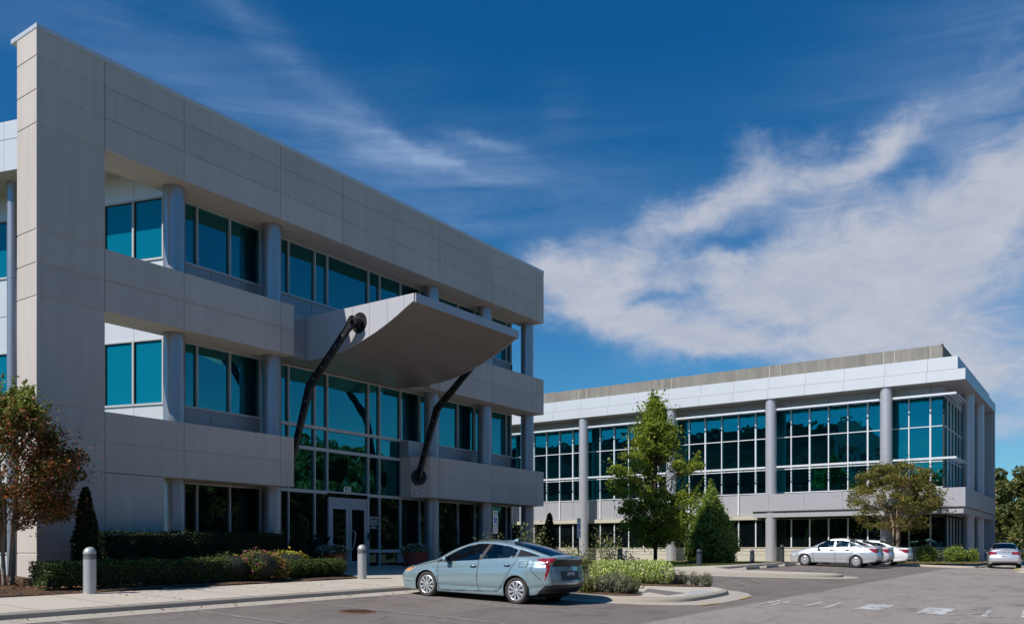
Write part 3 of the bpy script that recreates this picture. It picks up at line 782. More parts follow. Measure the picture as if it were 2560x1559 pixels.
    for i in range(len(ms) - 1):
        for z0, z1, g in ((8.62, 10.48, 'glass_blind'), (4.33, 6.29, 'glass_blind'), (-.1, 2.05, 'glass_gf')):
            mb = MB(); wbox(mb, ms[i], ms[i + 1], -.01, .005, z0, z1); w = mb.build('window', M[g], B)
            f = MB(); wbox(f, ms[i + 1] - .03, ms[i + 1] + .03, .006, .075, z0, z1); wbox(f, ms[i], ms[i + 1] - .03, .006, .07, z0 - .0, z0 + .06); wbox(f, ms[i], ms[i + 1] - .03, .006, .07, z1 - .05, z1)
            f.build('frame', M['mullion'], w)
            f = MB(); wbox(f, ms[i + 1] - .055, ms[i + 1] - .03, .006, .03, z0 + .06, z1 - .05); wbox(f, ms[i], ms[i + 1] - .055, .006, .03, z1 - .075, z1 - .05); f.build('gasket', M['dark_frame'], w)
    for zz_ in (((10.48, 11.4),), ((6.29, 7.42), (7.44, 8.62)), ((2.05, 3.18), (3.20, 4.33)), ((-1.2, -.1),)):
        mb = MB()
        for i in range(len(ms) - 1):
            for z0, z1 in zz_: wbox(mb, ms[i] + .006, ms[i + 1] - .006, -.01, .03, z0 + .004, z1 - .004)
        wbox(mb, ms[0], ms[-1], -.03, -.01, zz_[0][0], zz_[-1][1])
        mb.build('wing_panel', M['alu_white'], B)
    mb = MB()
    for a in np.arange(0.5, 14, 2.18):
        for z0, z1 in ((11.27, 12.18), (12.20, 12.73)): wbox(mb, a + .006, a + 2.174, 1.34, 1.42, z0, z1)
    wbox(mb, .4, 14, -.3, 1.33, 11.30, 12.6)
    mb.build('wing_fascia', M['alu_white'], B)
    mb = MB(); wbox(mb, .4, 14, .02, 1.34, 11.26, 11.29); mb.build('wing_soffit', M['precast'], B)
    for x, y in ((13.02, 27.69), (11.0, 34.4)):
        mb = MB(); prof = [(.165, -1.2)]
        for z in (2.3, 5.3, 8.3): prof += [(.165, z - .008), (.158, z - .006), (.158, z + .006), (.165, z + .008)]
        prof += [(.165, 11.27)]; mb.lathe(prof, 32, (x, y, 0)); mb.build('column', M['column'], B, smooth=math.radians(40))
    return B
build_left()

# ------------------------------------------------------------ far building
def build_far():
    B = empty('office_building', (0, 0, 0))
    tag(B, 'far white-panelled office building with teal windows and horizontal sunshades', 'office building')
    XF, XG = 59.0, 60.43; Y0, Y1 = 7.5, 49.5; X1 = 75.0
    XCc = 59.45; CY = [12.11, 19.58, 27.05, 34.52, 41.99]
    def fbox(mb, y0, y1, x0, x1, z0, z1): mb.box(x0, x1, y0, y1, z0, z1)
    # fascia: two courses of panels, staggered joints
    mb = MB(); top = [Y0 + .42] + [9.61 + 2.49 * i for i in range(17)]; top = [t for t in top if t < Y1] + [Y1]
    low = [Y0] + [9.66 + 2.50 * i for i in range(17)]; low = [t for t in low if t < Y1] + [Y1]
    for a, b in zip(top[:-1], top[1:]): fbox(mb, a + .008, b - .008, XF, XF + .06, 11.15, 11.93)
    for a, b in zip(low[:-1], low[1:]): fbox(mb, a + .008, b - .008, XF, XF + .06, 10.47, 11.135)
    fbox(mb, Y0 + .45, Y1, XF + .06, XF + .3, 11.14, 11.92); fbox(mb, Y0 + .02, Y1, XF + .06, XF + .3, 10.48, 11.14)
    mb.build('fascia', M['alu_white'], B)
    mb = MB(); xs = [XF + .0] + list(np.arange(61.5, X1, 2.5)) + [X1]
    for a, b in zip(xs[:-1], xs[1:]):
        mb.box(a + .008 + (.07 if a == XF else 0), b - .008, Y0, Y0 + .06, 10.47, 11.135)
        mb.box(a + .008 + (.07 if a == XF else 0), b - .008, Y0 + .42, Y0 + .48, 11.15, 11.93)
    mb.build('side_fascia', M['alu_grey'], B)
    mb = MB(); mb.box(XF + .3, X1, Y0 + .06, Y1, 10.48, 10.56); mb.box(XF + .3, X1, Y0 + .5, Y1, 10.6, 11.7); mb.build('eaves_soffit', M['alu_grey'], B)
    # set-back tan concrete roof wall
    mb = MB(); ys = [9.15, 9.83, 12.03, 12.7, 19.6, 20.39, 27.97, 35.46, 36.2, 42.9, Y1]
    for a, b in zip(ys[:-1], ys[1:]):
        for z0, z1 in ((11.5, 12.42), (12.42, 13.26)): fbox(mb, a + .028, b - .028, 61.5, 61.56, z0 + .02, z1 - (.02 if z1 < 13 else 0))
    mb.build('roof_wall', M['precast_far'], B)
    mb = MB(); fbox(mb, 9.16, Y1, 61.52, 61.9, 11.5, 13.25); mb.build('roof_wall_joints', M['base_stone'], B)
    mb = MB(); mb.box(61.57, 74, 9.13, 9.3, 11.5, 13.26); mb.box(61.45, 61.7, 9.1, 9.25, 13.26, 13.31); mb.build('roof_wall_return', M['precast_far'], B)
    # core
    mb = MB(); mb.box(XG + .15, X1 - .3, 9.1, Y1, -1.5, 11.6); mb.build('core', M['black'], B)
    # columns
    for y in CY:
        mb = MB(); prof = [(.37, -1.0)]
        for z in (1.9, 6.1): prof += [(.37, z - .008), (.362, z - .006), (.362, z + .006), (.37, z + .008)]
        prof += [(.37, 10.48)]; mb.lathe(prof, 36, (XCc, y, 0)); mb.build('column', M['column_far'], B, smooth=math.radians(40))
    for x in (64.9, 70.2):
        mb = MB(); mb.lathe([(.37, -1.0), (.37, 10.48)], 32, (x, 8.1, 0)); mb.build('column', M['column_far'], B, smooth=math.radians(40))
    mb = MB(); mb.box(74.6, 75.0, 7.52, 9.4, -1.2, 10.47); mb.build('end_wall', M['alu_grey'], B)
    # glazing: window strips between mullions; each strip is one window with its panes
    ms = [8.91, 9.67] + [10.93 + 1.257 * i for i in range(0, 31)]
    ms = [m for m in ms if m < Y1]
    for i in range(len(ms) - 1):
        a, b = ms[i], ms[i + 1]
        w = MB()
        for z0, z1 in ((4.06, 5.0), (5.0, 5.86), (5.86, 7.91), (7.91, 9.72)): fbox(w, a, b, XG + .03, XG + .045, z0, z1)
        wo = w.build('window', M['glass_far'], B)
        f = MB(); wm_ = .05 if i % 3 == 0 else .034; fbox(f, b - wm_, b + wm_, XG - .09, XG + .02, 4.03, 9.74)
        for z in (4.03, 5.66, 7.88): fbox(f, a + .055, b - wm_, XG - .07, XG + .02, z, z + .055)
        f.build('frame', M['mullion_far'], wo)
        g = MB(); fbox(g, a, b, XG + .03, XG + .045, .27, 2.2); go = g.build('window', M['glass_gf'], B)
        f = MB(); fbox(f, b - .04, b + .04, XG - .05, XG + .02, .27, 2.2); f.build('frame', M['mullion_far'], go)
    f = MB(); fbox(f, 8.86, 8.96, XG - .05, XG + .05, 4.03, 9.74); f.build('corner_mullion', M['dark_frame'], B)
    # end wall glazing (turns the corner)
    for z0, z1, g in ((4.06, 9.72, 'glass'), (.27, 2.2, 'glass_gf')):
        for a, b in zip(np.arange(XG, 74, 1.35)[:-1], np.arange(XG, 74, 1.35)[1:]):
            w = MB(); w.box(a, b, 8.93, 8.945, z0, z1); wo = w.build('window', M[g], B)
            f = MB(); f.box(b - .04, b + .04, 8.85, 8.92, z0, z1)
            if z0 > 3: f.box(a, b - .04, 8.86, 8.92, 5.82, 5.89); f.box(a, b - .04, 8.86, 8.92, 7.88, 7.95)
            f.build('frame', M['mullion_far'], wo)
    # panels over the windows under the eaves
    mb = MB()
    for a, b in zip(ms[:-1], ms[1:]): fbox(mb, a + .01, b - .01, XG - .02, XG + .1, 9.76, 10.47)
    mb.box(XG, 74.6, 8.9, 9.0, 9.76, 10.47); mb.build('eaves_panel', M['alu_grey'], B)
    # spandrel between ground floor and first floor, left of the projecting band
    mb = MB()
    for a, b in zip(ms[:-1], ms[1:]):
        if a > 19.5: fbox(mb, a + .012, b - .012, XG - .02, XG + .1, 2.52, 4.02)
    mb.build('spandrel', M['alu_grey'], B)
    for m in ms:
        if m > 20.5 and int(round((m - 10.93) / 1.257)) % 3 == 0: mb = MB(); fbox(mb, m - .06, m + .06, XG - .1, XG - .021, 2.55, 4.03); mb.build('spandrel_fin', M['mullion_far'], B)
    mb = MB(); fbox(mb, 20.8, Y1, XG - .28, XG, 2.22, 2.50); fbox(mb, 8.9, Y1, XG - .02, XG + .1, 2.2, 2.22); mb.build('ledge', M['base_stone'], B)
    # projecting band of the first floor
    mb = MB(); ys = [Y0 + .0, 9.7, 12.2, 14.7, 17.18, 19.6, 20.85]
    for a, b in zip(ys[:-1], ys[1:]): fbox(mb, a + .006, b - .006, XF, XF + .06, 2.74, 3.90)
    fbox(mb, Y0 + .01, 20.84, XF + .06, XG - .03, 2.78, 3.89)
    fbox(mb, Y0 + .12, 20.78, XF + .22, XG - .03, 2.60, 2.78)
    fbox(mb, Y0 + .12, 20.72, XF + .10, XG - .03, 2.32, 2.60)
    mb.build('floor_band', M['alu_grey'], B)
    mb = MB(); mb.box(XF + .07, X1, Y0, Y0 + .06, 2.74, 3.90); mb.box(XG, X1, Y0 + .06, 8.9, 2.78, 3.88); mb.box(XG, X1, Y0 + .15, 8.9, 2.32, 2.74); mb.build('side_band', M['alu_grey'], B)
    # base wall with horizontal grooves
    mb = MB()
    for z0, z1 in ((-1.2, -.28), (-.26, -.02), (0, .22)):
        fbox(mb, 8.9, Y1, XG - .10, XG + .1, z0, z1); mb.box(XG + .1, X1 - .3, 8.78, 9.0, z0, z1)
    mb.build('base_wall', M['base_stone'], B)
    mb = MB(); fbox(mb, 8.95, Y1, XG - .06, XG + .05, -1, .20); mb.build('base_wall_groove', M['joint'], B)
    mb = MB(); fbox(mb, 8.85, Y1, XG - .14, XG + .05, .22, .27); mb.build('window_sill', M['base_stone'], B)
    # louvred corner beyond the last column
    mb = MB()
    for i in range(9): mb.box(72.2, 74.5, 8.5, 8.6, 1.2 - i * .14, 1.27 - i * .14)
    mb.build('louvre', M['alu_grey'], B)
    # sunshades
    segs = [(8.06, 11.70)] + [(CY[i] + .42, CY[i + 1] - .40) for i in range(4)] + [(CY[4] + .42, Y1)]
    for z in (9.76, 5.80):
        for a, b in segs:
            s = MB()
            for k, x in enumerate((59.40, 59.62, 59.84, 60.06)):
                s.box(x, x + (.05 if k == 0 else .035), a, b, z - (.07 if k == 0 else .02), z + (.05 if k == 0 else .02))
            fr = s.build('sunshade', M['mullion_far'], B)
            y = a + .6
            while y < b: br = MB(); br.box(59.45, XG - .1, y, y + .03, z - .09, z - .051); br.build('bracket', M['dark_frame'], fr); y += 1.257
        s = MB()
        for k, y in enumerate((8.06, 8.26, 8.46)): s.box(59.46, 63.9, y, y + .04, z - .03, z + .03)
        s.build('sunshade', M['mullion_far'], B)
    return B
build_far()
exec_parts = True

# ------------------------------------------------------------------ foliage
def leaf_quads(P, size, up=.35, aspect=.55, jitter=.35, dirs=None):
    """P (n,3) -> one rhombic leaf at every point"""
    n = len(P)
    nrm = RNG.normal(size=(n, 3)); nrm[:, 2] = np.abs(nrm[:, 2]) + up
    nrm /= np.linalg.norm(nrm, axis=1)[:, None]
    if dirs is None:
        a = RNG.normal(size=(n, 3))
    else: a = dirs + RNG.normal(size=(n, 3)) * .35
    a -= nrm * (a * nrm).sum(1)[:, None]; a /= np.linalg.norm(a, axis=1)[:, None] + 1e-9
    b = np.cross(nrm, a)
    s = (size * (1 + RNG.uniform(-jitter, jitter, n)))[:, None]
    V = np.empty((n, 4, 3))
    V[:, 0] = P - a * s * .5; V[:, 1] = P + b * s * aspect * .5 + nrm * s * .06; V[:, 2] = P + a * s * .5; V[:, 3] = P - b * s * aspect * .5 + nrm * s * .06
    F = np.arange(4 * n).reshape(n, 4)
    return V.reshape(-1, 3), F

def ellipsoid_pts(n, c, r, shell=.5):
    v = RNG.normal(size=(n, 3)); v /= np.linalg.norm(v, axis=1)[:, None]
    q = RNG.uniform(0, 1, n) ** (1 / 3 * (1 - shell) + .08 * shell)
    return np.asarray(c) + v * np.asarray(r) * q[:, None]

G3 = [(0, (.030, .055, .012)), (.35, (.055, .095, .018)), (.7, (.10, .15, .028)), (1, (.17, .21, .05))]
def bright(stops, k): return [(p, tuple(min(.9, q * k) for q in c)) for p, c in stops]
M['leaf_oak'] = mat_leaf('oak_leaf', [(0, (.08, .12, .016)), (.4, (.22, .30, .035)), (.8, (.38, .46, .055)), (1, (.55, .52, .10))], .5)
M['leaf_holly'] = mat_leaf('glossy_dark_leaf', [(0, (.07, .12, .022)), (.4, (.22, .32, .055)), (.8, (.40, .50, .10)), (1, (.60, .66, .25))], .42, .36)
M['leaf_hedge'] = mat_leaf('hedge_leaf', [(0, (.008, .018, .006)), (.5, (.022, .045, .010)), (1, (.05, .085, .018))], .2)
M['leaf_box'] = mat_leaf('boxwood_leaf', [(0, (.02, .04, .008)), (.5, (.07, .12, .02)), (1, (.18, .25, .04))], .3)
M['leaf_topiary'] = mat_leaf('conifer_foliage', [(0, (.005, .012, .004)), (.6, (.014, .03, .008)), (1, (.035, .06, .015))], .1)
M['leaf_autumn'] = mat_leaf('autumn_leaf', [(0, (.05, .065, .015)), (.40, (.13, .14, .03)), (.60, (.17, .11, .03)), (.76, (.34, .10, .035)), (.90, (.55, .14, .06)), (1, (.75, .30, .18))], .6)
M['leaf_fresh'] = mat_leaf('fresh_leaf', [(0, (.10, .14, .025)), (.6, (.25, .30, .05)), (1, (.45, .48, .12))], .45)
M['leaf_myrtle'] = mat_leaf('myrtle_leaf', [(0, (.07, .09, .018)), (.45, (.20, .23, .04)), (.75, (.32, .30, .06)), (.90, (.34, .17, .07)), (1, (.46, .25, .13))], .45)
M['leaf_far'] = mat_leaf('woodland_leaf', [(0, (.04, .06, .016)), (.5, (.12, .145, .035)), (.85, (.22, .22, .06)), (1, (.40, .27, .11))], .4)
M['leaf_lot'] = mat_leaf('lot_tree_leaf', [(0, (.09, .10, .03)), (.5, (.22, .22, .065)), (1, (.38, .36, .13))], .5)
M['leaf_bright'] = mat_leaf('variegated_leaf', [(0, (.20, .30, .05)), (.4, (.42, .52, .10)), (.7, (.65, .70, .25)), (1, (.88, .88, .62))], .4)
M['leaf_lav'] = mat_leaf('lavender_leaf', [(0, (.07, .10, .04)), (.45, (.19, .23, .10)), (.75, (.26, .25, .17)), (1, (.34, .26, .32))], .3)
M['leaf_shrub'] = mat_leaf('shrub_leaf', [(0, (.06, .09, .02)), (.5, (.17, .21, .05)), (.85, (.28, .28, .09)), (1, (.42, .26, .14))], .35)
M['flower_mix'] = mat_leaf('mixed_flowers', [(0, (.5, .06, .20)), (.35, (.6, .09, .28)), (.42, (.7, .55, .06)), (.8, (.65, .5, .05)), (1, (.7, .62, .5))], .2)
M['flower_pink'] = mat_leaf('pink_flowers', [(0, (.45, .04, .14)), (1, (.75, .16, .36))], .2)
M['flower_yellow'] = mat_leaf('yellow_flowers', [(0, (.55, .40, .03)), (1, (.80, .65, .10))], .2)
M['flower_white'] = mat_leaf('white_flowers', [(0, (.6, .6, .58)), (1, (.85, .85, .85))], .2)
M['leaf_gold'] = mat_leaf('golden_leaf', [(0, (.25, .14, .03)), (.6, (.45, .27, .06)), (1, (.6, .42, .14))], .3)
M['stem'] = mat_simple('green_stem', (.06, .075, .03), .7)
M['litter'] = mat_leaf('fallen_leaves', [(0, (.08, .03, .012)), (.6, (.20, .08, .03)), (1, (.36, .20, .09))], .1)
M['darkcore'] = mat_simple('inner_shade', (.008, .012, .005), .9)  # near-black fill, paints the shade deep inside foliage

def tree(name, label, base, trunks, H, z_lo, env, mat, bark, nclump, nleaf, lsize, clump_r=.45, group=None, cat='tree', shell=.35, extra=None, trunk_r=.12, upright=0.0, seed=1, flat=.7, sprays=0):
    """base (x,y,z); env(t)->radius for t in 0..1 from crown bottom to top; clumps sit on curved limbs"""
    global RNG
    keep = RNG; RNG = np.random.default_rng(seed)
    T = empty(name, base); tag(T, label, cat, group)
    cl = []
    for i in range(nclump):
        t = RNG.uniform(0, 1) ** .85
        R = env(t); r = R * (RNG.uniform(0, 1) ** (.5 - .2 * shell)); a = RNG.uniform(0, 2 * PI)
        cl.append((r * math.cos(a), r * math.sin(a), z_lo + (H - z_lo) * t, t))
    mb = MB(); fork = H * .0
    tips = []
    if trunks == 1:
        pts = [(0, 0, -.15), (.02, .01, H * .25), (-.02, .02, H * .55), (.0, .0, H * .93)]
        mb.tube(pts, [trunk_r, trunk_r * .8, trunk_r * .5, trunk_r * .12], 9)
        stems = [[tuple(np.array(pts[j]) * (1 - f) + np.array(pts[j + 1]) * f) for j in range(3) for f in np.linspace(0, .9, 8)]]
    else:
        stems = []
        for i in range(trunks):
            a = 2 * PI * i / trunks + RNG.uniform(-.3, .3); sp = RNG.uniform(.35, .75)
            hh = H * RNG.uniform(.6, .85)
            rb = .07 + .06 * RNG.uniform()
            pts = [(rb * math.cos(a), rb * math.sin(a), -.12), (.16 * math.cos(a), .16 * math.sin(a), z_lo * .5), (.38 * sp * math.cos(a + .2), .38 * sp * math.sin(a + .2), z_lo * 1.15), (env(.4) * .6 * sp * math.cos(a), env(.4) * .6 * sp * math.sin(a), hh)]
            q = []
            for k in range(10):
                u = k / 9 * 3; j = min(2, int(u)); f = u - j; f = f * f * (3 - 2 * f) * .4 + f * .6
                q.append(tuple(np.array(pts[j]) * (1 - f) + np.array(pts[j + 1]) * f))
            mb.tube(q, list(np.linspace(trunk_r, trunk_r * .2, 10)), 7)
            stems.append(q)
    allst = np.array([p for s_ in stems for p in (s_ if len(s_) > 4 else [tuple(np.array(s_[j]) * (1 - f) + np.array(s_[j + 1]) * f) for j in range(3) for f in (0, .33, .66)])])
    for cx, cy, cz, t in cl:
        d = np.linalg.norm(allst - np.array((cx * .2, cy * .2, cz - .35 * H * .25 - math.hypot(cx, cy) * .45)), axis=1)
        d = d + np.where((allst[:, 2] > cz - .05) | (allst[:, 2] < z_lo * .75), 50, 0)
        s0 = allst[int(np.argmin(d))]
        if s0[2] > cz: continue
        m = (s0 + np.array((cx, cy, cz))) / 2 + np.array((0, 0, .10 * H * .2)) + RNG.normal(size=3) * .08
        mb.tube([tuple(s0), tuple(m), (cx, cy, cz)], [trunk_r * .28, trunk_r * .16, .006], 5)
    mb.build('trunk', bark, T, smooth=True)
    P = []; per = nleaf // len(cl)
    for cx, cy, cz, t in cl:
        k = int(per * RNG.uniform(.5, 1.5)); rr = clump_r * RNG.uniform(.6, 1.35) * (1.0 - .35 * t)
        P.append(ellipsoid_pts(k, (cx, cy, cz), (rr, rr, rr * flat), .2))
        if sprays and RNG.uniform() < sprays:
            L = RNG.uniform(.5, 1.0) * clump_r * 2.2; k2 = k // 3; u = RNG.uniform(0, 1, k2)[:, None]
            dv = np.array((cx * .35 + RNG.normal() * .2, cy * .35 + RNG.normal() * .2, 1.0)); dv /= np.linalg.norm(dv)
            P.append(np.array((cx, cy, cz)) + u * L * dv + RNG.normal(size=(k2, 3)) * (.05 * (1.2 - u)))
    if sprays or shell > .7:
        nb = len(cl); ci = RNG.integers(0, nb, nleaf // 5); cc_ = np.array(cl)[ci, :3]; P.append(cc_ + RNG.normal(size=(len(ci), 3)) * np.array((clump_r * .7, clump_r * .7, clump_r * .5)))
    P = np.concatenate(P)
    if isinstance(mat, tuple):                       # (lower/outer material, top material): split leaves by height and side
        zc = (P[:, 2] - z_lo) / (H - z_lo) + RNG.normal(size=len(P)) * .12
        top = zc > mat[2]
        V, F = leaf_quads(P, lsize)
        np_mesh('crown', V, F, [mat[0], mat[1]], T, mi=top.astype(int))
    else:
        V, F = leaf_quads(P, lsize); np_mesh('crown', V, F, mat, T)
    RNG = keep
    return T

def blob_shrub(name, label, loc, r, mat, n, size, cat='shrub', group=None, zshift=0, prof=None, rough=.12, core=True, flowers=None, nf=0, fs=.05):
    """rounded clipped or loose shrub: leaves on a lumpy surface round a dark core; prof(t)->relative radius"""
    T = empty(name, loc); tag(T, label, cat, group)
    rx, ry, rz = r
    t = RNG.uniform(0, 1, n); a = RNG.uniform(0, 2 * PI, n)
    if prof is None:
        zz = 1 - 2 * RNG.uniform(0, 1, n) ** 1.0; rad = np.sqrt(1 - zz ** 2); z = rz * (1 + zz) / 1.0 * .5 * 1.0
        z = rz * (.5 + .5 * zz)
    else:
        z = t * rz; rad = np.array([prof(q) for q in t])
    lump = 1 + rough * (np.sin(a * 3 + z * 5) + np.sin(a * 5 - z * 7 + 1) + np.sin(z * 13 + a * 2)) / 2
    dep = 1 - .25 * RNG.uniform(0, 1, n) ** 2
    P = np.stack([rx * rad * lump * dep * np.cos(a), ry * rad * lump * dep * np.sin(a), z * (1 if prof else 1) + RNG.normal(size=n) * rough * .12 * rz], 1)
    o_ = RNG.uniform(0, 1, n) < .12; P[o_] = P[o_] * (1 + RNG.uniform(0, .13, (int(o_.sum()), 1))) + RNG.normal(size=(int(o_.sum()), 3)) * .03
    P[:, 2] = np.maximum(P[:, 2], .02)
    V, F = leaf_quads(P, size); np_mesh('foliage', V, F, mat, T)
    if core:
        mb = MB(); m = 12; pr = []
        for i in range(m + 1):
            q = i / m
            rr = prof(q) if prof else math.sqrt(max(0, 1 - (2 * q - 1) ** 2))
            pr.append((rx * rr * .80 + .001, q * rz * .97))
        mb.lathe(pr, 16); mb.build('shade_core', M['darkcore'], T)  # solid dark core stands for the shade behind the leaves
    if nf:
        k = RNG.integers(0, n, nf); Q = P[k] * np.array((1.04, 1.04, 1.03)) + RNG.normal(size=(nf, 3)) * .02; Q = Q[Q[:, 2] > rz * .3]
        V, F = leaf_quads(Q, fs, up=1.2, aspect=.9); np_mesh('flowers', V, F, flowers, T)['kind'] = 'stuff'
    return T

def box_hedge(name, label, x0, x1, y0, y1, zf, h, mat, n, size, lump=.04, cat='hedge', wob=0.0):
    T = empty(name, ((x0 + x1) / 2, (y0 + y1) / 2, zf((x0 + x1) / 2, (y0 + y1) / 2))); tag(T, label, cat)
    ox, oy, oz = T.location
    A = [(x1 - x0) * (y1 - y0), (x1 - x0) * h, (x1 - x0) * h, (y1 - y0) * h, (y1 - y0) * h]; A = np.array(A) / sum(A)
    side = RNG.choice(5, n, p=A); u = RNG.uniform(0, 1, n); v = RNG.uniform(0, 1, n)
    X = x0 + u * (x1 - x0); Y = np.full(n, y0); Z = v * h
    Y = np.where(side == 0, y0 + v * (y1 - y0), Y); Z = np.where(side == 0, h, Z); Y = np.where(side == 2, y1, Y)
    X = np.where(side == 3, x0, X); X = np.where(side == 4, x1, X); Y = np.where(side >= 3, y0 + u * (y1 - y0), Y)
    hh = 1 + wob * np.sin(X * 2.1) * .5 + wob * np.sin(X * 5.3 + 1) * .5
    bul = lump * (np.sin(X * 6.3) + np.sin(X * 11 + Z * 9) + np.sin(Z * 8 + X * 3))
    Y = Y + np.where(side == 1, -bul, 0) + RNG.normal(size=n) * lump * .5; Z = Z * hh + np.where(side == 0, bul * .6 + (RNG.uniform(0, 1, n) < .06) * RNG.uniform(0, .09, n), 0) + RNG.normal(size=n) * lump * .5
    P = np.stack([X - ox, Y - oy, np.array([zf(a, b) for a, b in zip(X, Y)]) - oz + np.maximum(Z, .02)], 1)
    V, F = leaf_quads(P, size); np_mesh('foliage', V, F, mat, T)
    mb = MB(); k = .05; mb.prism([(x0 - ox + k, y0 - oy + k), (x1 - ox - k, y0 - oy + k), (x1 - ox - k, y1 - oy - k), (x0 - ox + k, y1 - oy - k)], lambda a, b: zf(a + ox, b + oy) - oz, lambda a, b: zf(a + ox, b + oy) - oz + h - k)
    mb.build('shade_core', M['darkcore'], T)  # dark inner box, hedge shade put into its colour
    return T

def tuft(name, label, loc, r, h, mat, n, cat='plant', group=None, tip=None, ntip=0, lean=.35, width=.02, tips=.04, parent=None):
    """upright blades fanning from the ground with optional flower tips"""
    T = empty(name, loc); tag(T, label, cat, group)
    a = RNG.uniform(0, 2 * PI, n); q = np.sqrt(RNG.uniform(0, 1, n)); bx = np.cos(a) * q * r * .55; by = np.sin(a) * q * r * .55
    hh = h * RNG.uniform(.55, 1.0, n) * (1 - .35 * q ** 2)
    lx = np.cos(a) * q * r * lean * 1.3 + RNG.normal(size=n) * r * .15; ly = np.sin(a) * q * r * lean * 1.3 + RNG.normal(size=n) * r * .15
    B0 = np.stack([bx, by, np.zeros(n)], 1); B1 = np.stack([bx + lx, by + ly, hh], 1)
    m = 5
    P = []; D = []
    for i in range(m):
        u = (i + RNG.uniform(0, 1, n)) / m; u = u[:, None]
        P.append(B0 * (1 - u) + B1 * u + RNG.normal(size=(n, 3)) * .012); D.append(B1 - B0)
    P = np.concatenate(P); D = np.concatenate(D); D /= np.linalg.norm(D, axis=1)[:, None]
    V, F = leaf_quads(P, h * .26, up=.1, aspect=width / (h * .26) * 2.0, dirs=D); np_mesh('foliage', V, F, mat, T)
    if ntip:
        k = RNG.integers(0, n, ntip); Q = np.concatenate([B1[k] + (B1[k] - B0[k]) * s for s in (.0, .07, .14)]) + RNG.normal(size=(ntip * 3, 3)) * .006
        DD = np.concatenate([B1[k] - B0[k]] * 3); DD /= np.linalg.norm(DD, axis=1)[:, None]
        V, F = leaf_quads(Q, tips, up=.2, aspect=.6, dirs=DD); np_mesh('flowers', V, F, tip, T)['kind'] = 'stuff'
    return T

# --- the trees of the photo
def env_myrtle(t): return 1.50 * (math.sin(PI * min(1, .16 + t * .78)) ** .7) * (1.0 if t < .5 else 1.05 - .35 * (t - .5)) * .96
tree('crape_myrtle_tree', 'crape myrtle turning red and orange, at the left pier of the near building', (9.3, 20.1, wz(9.3, 20.1) + .07), 5, 4.15, 1.25, env_myrtle, (M['leaf_autumn'], M['leaf_fresh'], .86), M['bark'], 130, 27000, .078, .36, trunk_r=.055, seed=4, sprays=.5, flat=.8, shell=.5)
def env_oak(t): return float(np.interp(t, [0, .15, .33, .5, .57, .65, .8, .9, 1], [1.1, 1.7, 2.2, 2.45, 2.4, 1.45, 1.1, .45, .05]))
tree('oak_tree', 'tall green pointed young oak in front of the far building', (42.5, 20.25, -.72), 1, 8.6, 1.05, env_oak, M['leaf_oak'], M['bark_dark'], 230, 31000, .15, .50, trunk_r=.11, seed=12, flat=.62, shell=.1, sprays=.35)
def env_cm2(t): return 2.75 * (math.sin(PI * min(1, .22 + t * .66)) ** .8)
tree('crape_myrtle_tree', 'multi-stemmed crape myrtle with olive and bronze leaves near the far building corner', (56.3, 10.9, -.72), 6, 5.9, 2.1, env_cm2, M['leaf_myrtle'], M['bark'], 130, 26000, .12, .46, trunk_r=.075, seed=21, flat=.55, shell=.8)
# --- wood at the right, behind the far building
spec = [(96, 3.5, 9.5, 4.5), (98, -5, 10, 5), (118, 6.5, 12, 6.0), (112, 2.0, 10.5, 5.5), (124, -3, 13, 6.5), (104, -4, 11, 5.5), (132, 12, 13, 7), (140, 4, 14, 7), (126, 17, 11.5, 6)]
for i, (x, y, h, r) in enumerate(spec):
    tree('woodland_tree', ['rounded tree right against the far building end wall', 'low spreading tree at the very edge of the picture', 'broad dark tree standing behind the far building end', 'lower leafy tree right of the far building', 'tall tree furthest right past the silver car', 'bushy tree nearest the right picture edge', 'tree glimpsed over the dark wood', 'highest tree at the back of the wood', 'tree partly hidden by the far building'][i],
         (x, y, -1.3), 1, h * .9, 1.5, lambda t, r=r: r * (math.sin(PI * min(1, .2 + t * .75)) ** .6), M['leaf_far'], M['bark_dark'], 60, 9000, .55, 1.5, trunk_r=.3, seed=40 + i, group='trees beyond the far building', flat=.7)
# --- trees on the other side of the lot, behind the viewer (their reflection fills the lower glass)
k = 0
for x, y, h, r in [(-8, -34, 15, 6), (2, -38, 13, 6), (11, -33, 12, 5.5), (19, -36, 13.5, 6), (27, -32, 11.5, 5.5), (35, -37, 13, 6), (44, -34, 12, 6), (53, -38, 14, 6), (63, -33, 12, 6), (74, -36, 14, 6.5), (86, -30, 13, 6.5), (-18, -30, 16, 7), (-30, -24, 14, 6.5), (-38, -10, 13, 6.5), (-42, 4, 14, 7), (-44, 20, 13, 6.5), (-42, 36, 14, 7),
    (-3, -41, 12, 6), (6, -31, 9, 5.5), (15, -41, 14, 6.5), (23, -40, 13, 6), (31, -31, 9, 5.5), (39, -42, 14, 6.5), (48, -31, 10, 6), (58, -40, 13, 7), (68, -39, 13, 7), (80, -38, 14, 7), (94, -34, 14, 7), (-13, -40, 14, 7), (-46, 12, 12, 7), (-40, 28, 11, 7), (-44, -4, 12, 7), (-36, -18, 12, 7)]:
    if k == 0:
        first = tree('lot_tree', 'tree across the parking lot, seen mirrored in the glass', (x, y, -1.9), 1, 13, 1.2, lambda t: 6.0 * (math.sin(PI * min(1, .2 + t * .75)) ** .6), M['leaf_lot'], M['bark_dark'], 90, 14000, .6, 1.7, trunk_r=.25, seed=77, group='trees across the lot', flat=.75)
        o = first
    else:
        o = copy_tree(first); o.location = (x, y, -1.9)
    o.rotation_euler = (0, 0, k * 1.7); o.scale = (r / 6, r / 6, h / 13); k += 1

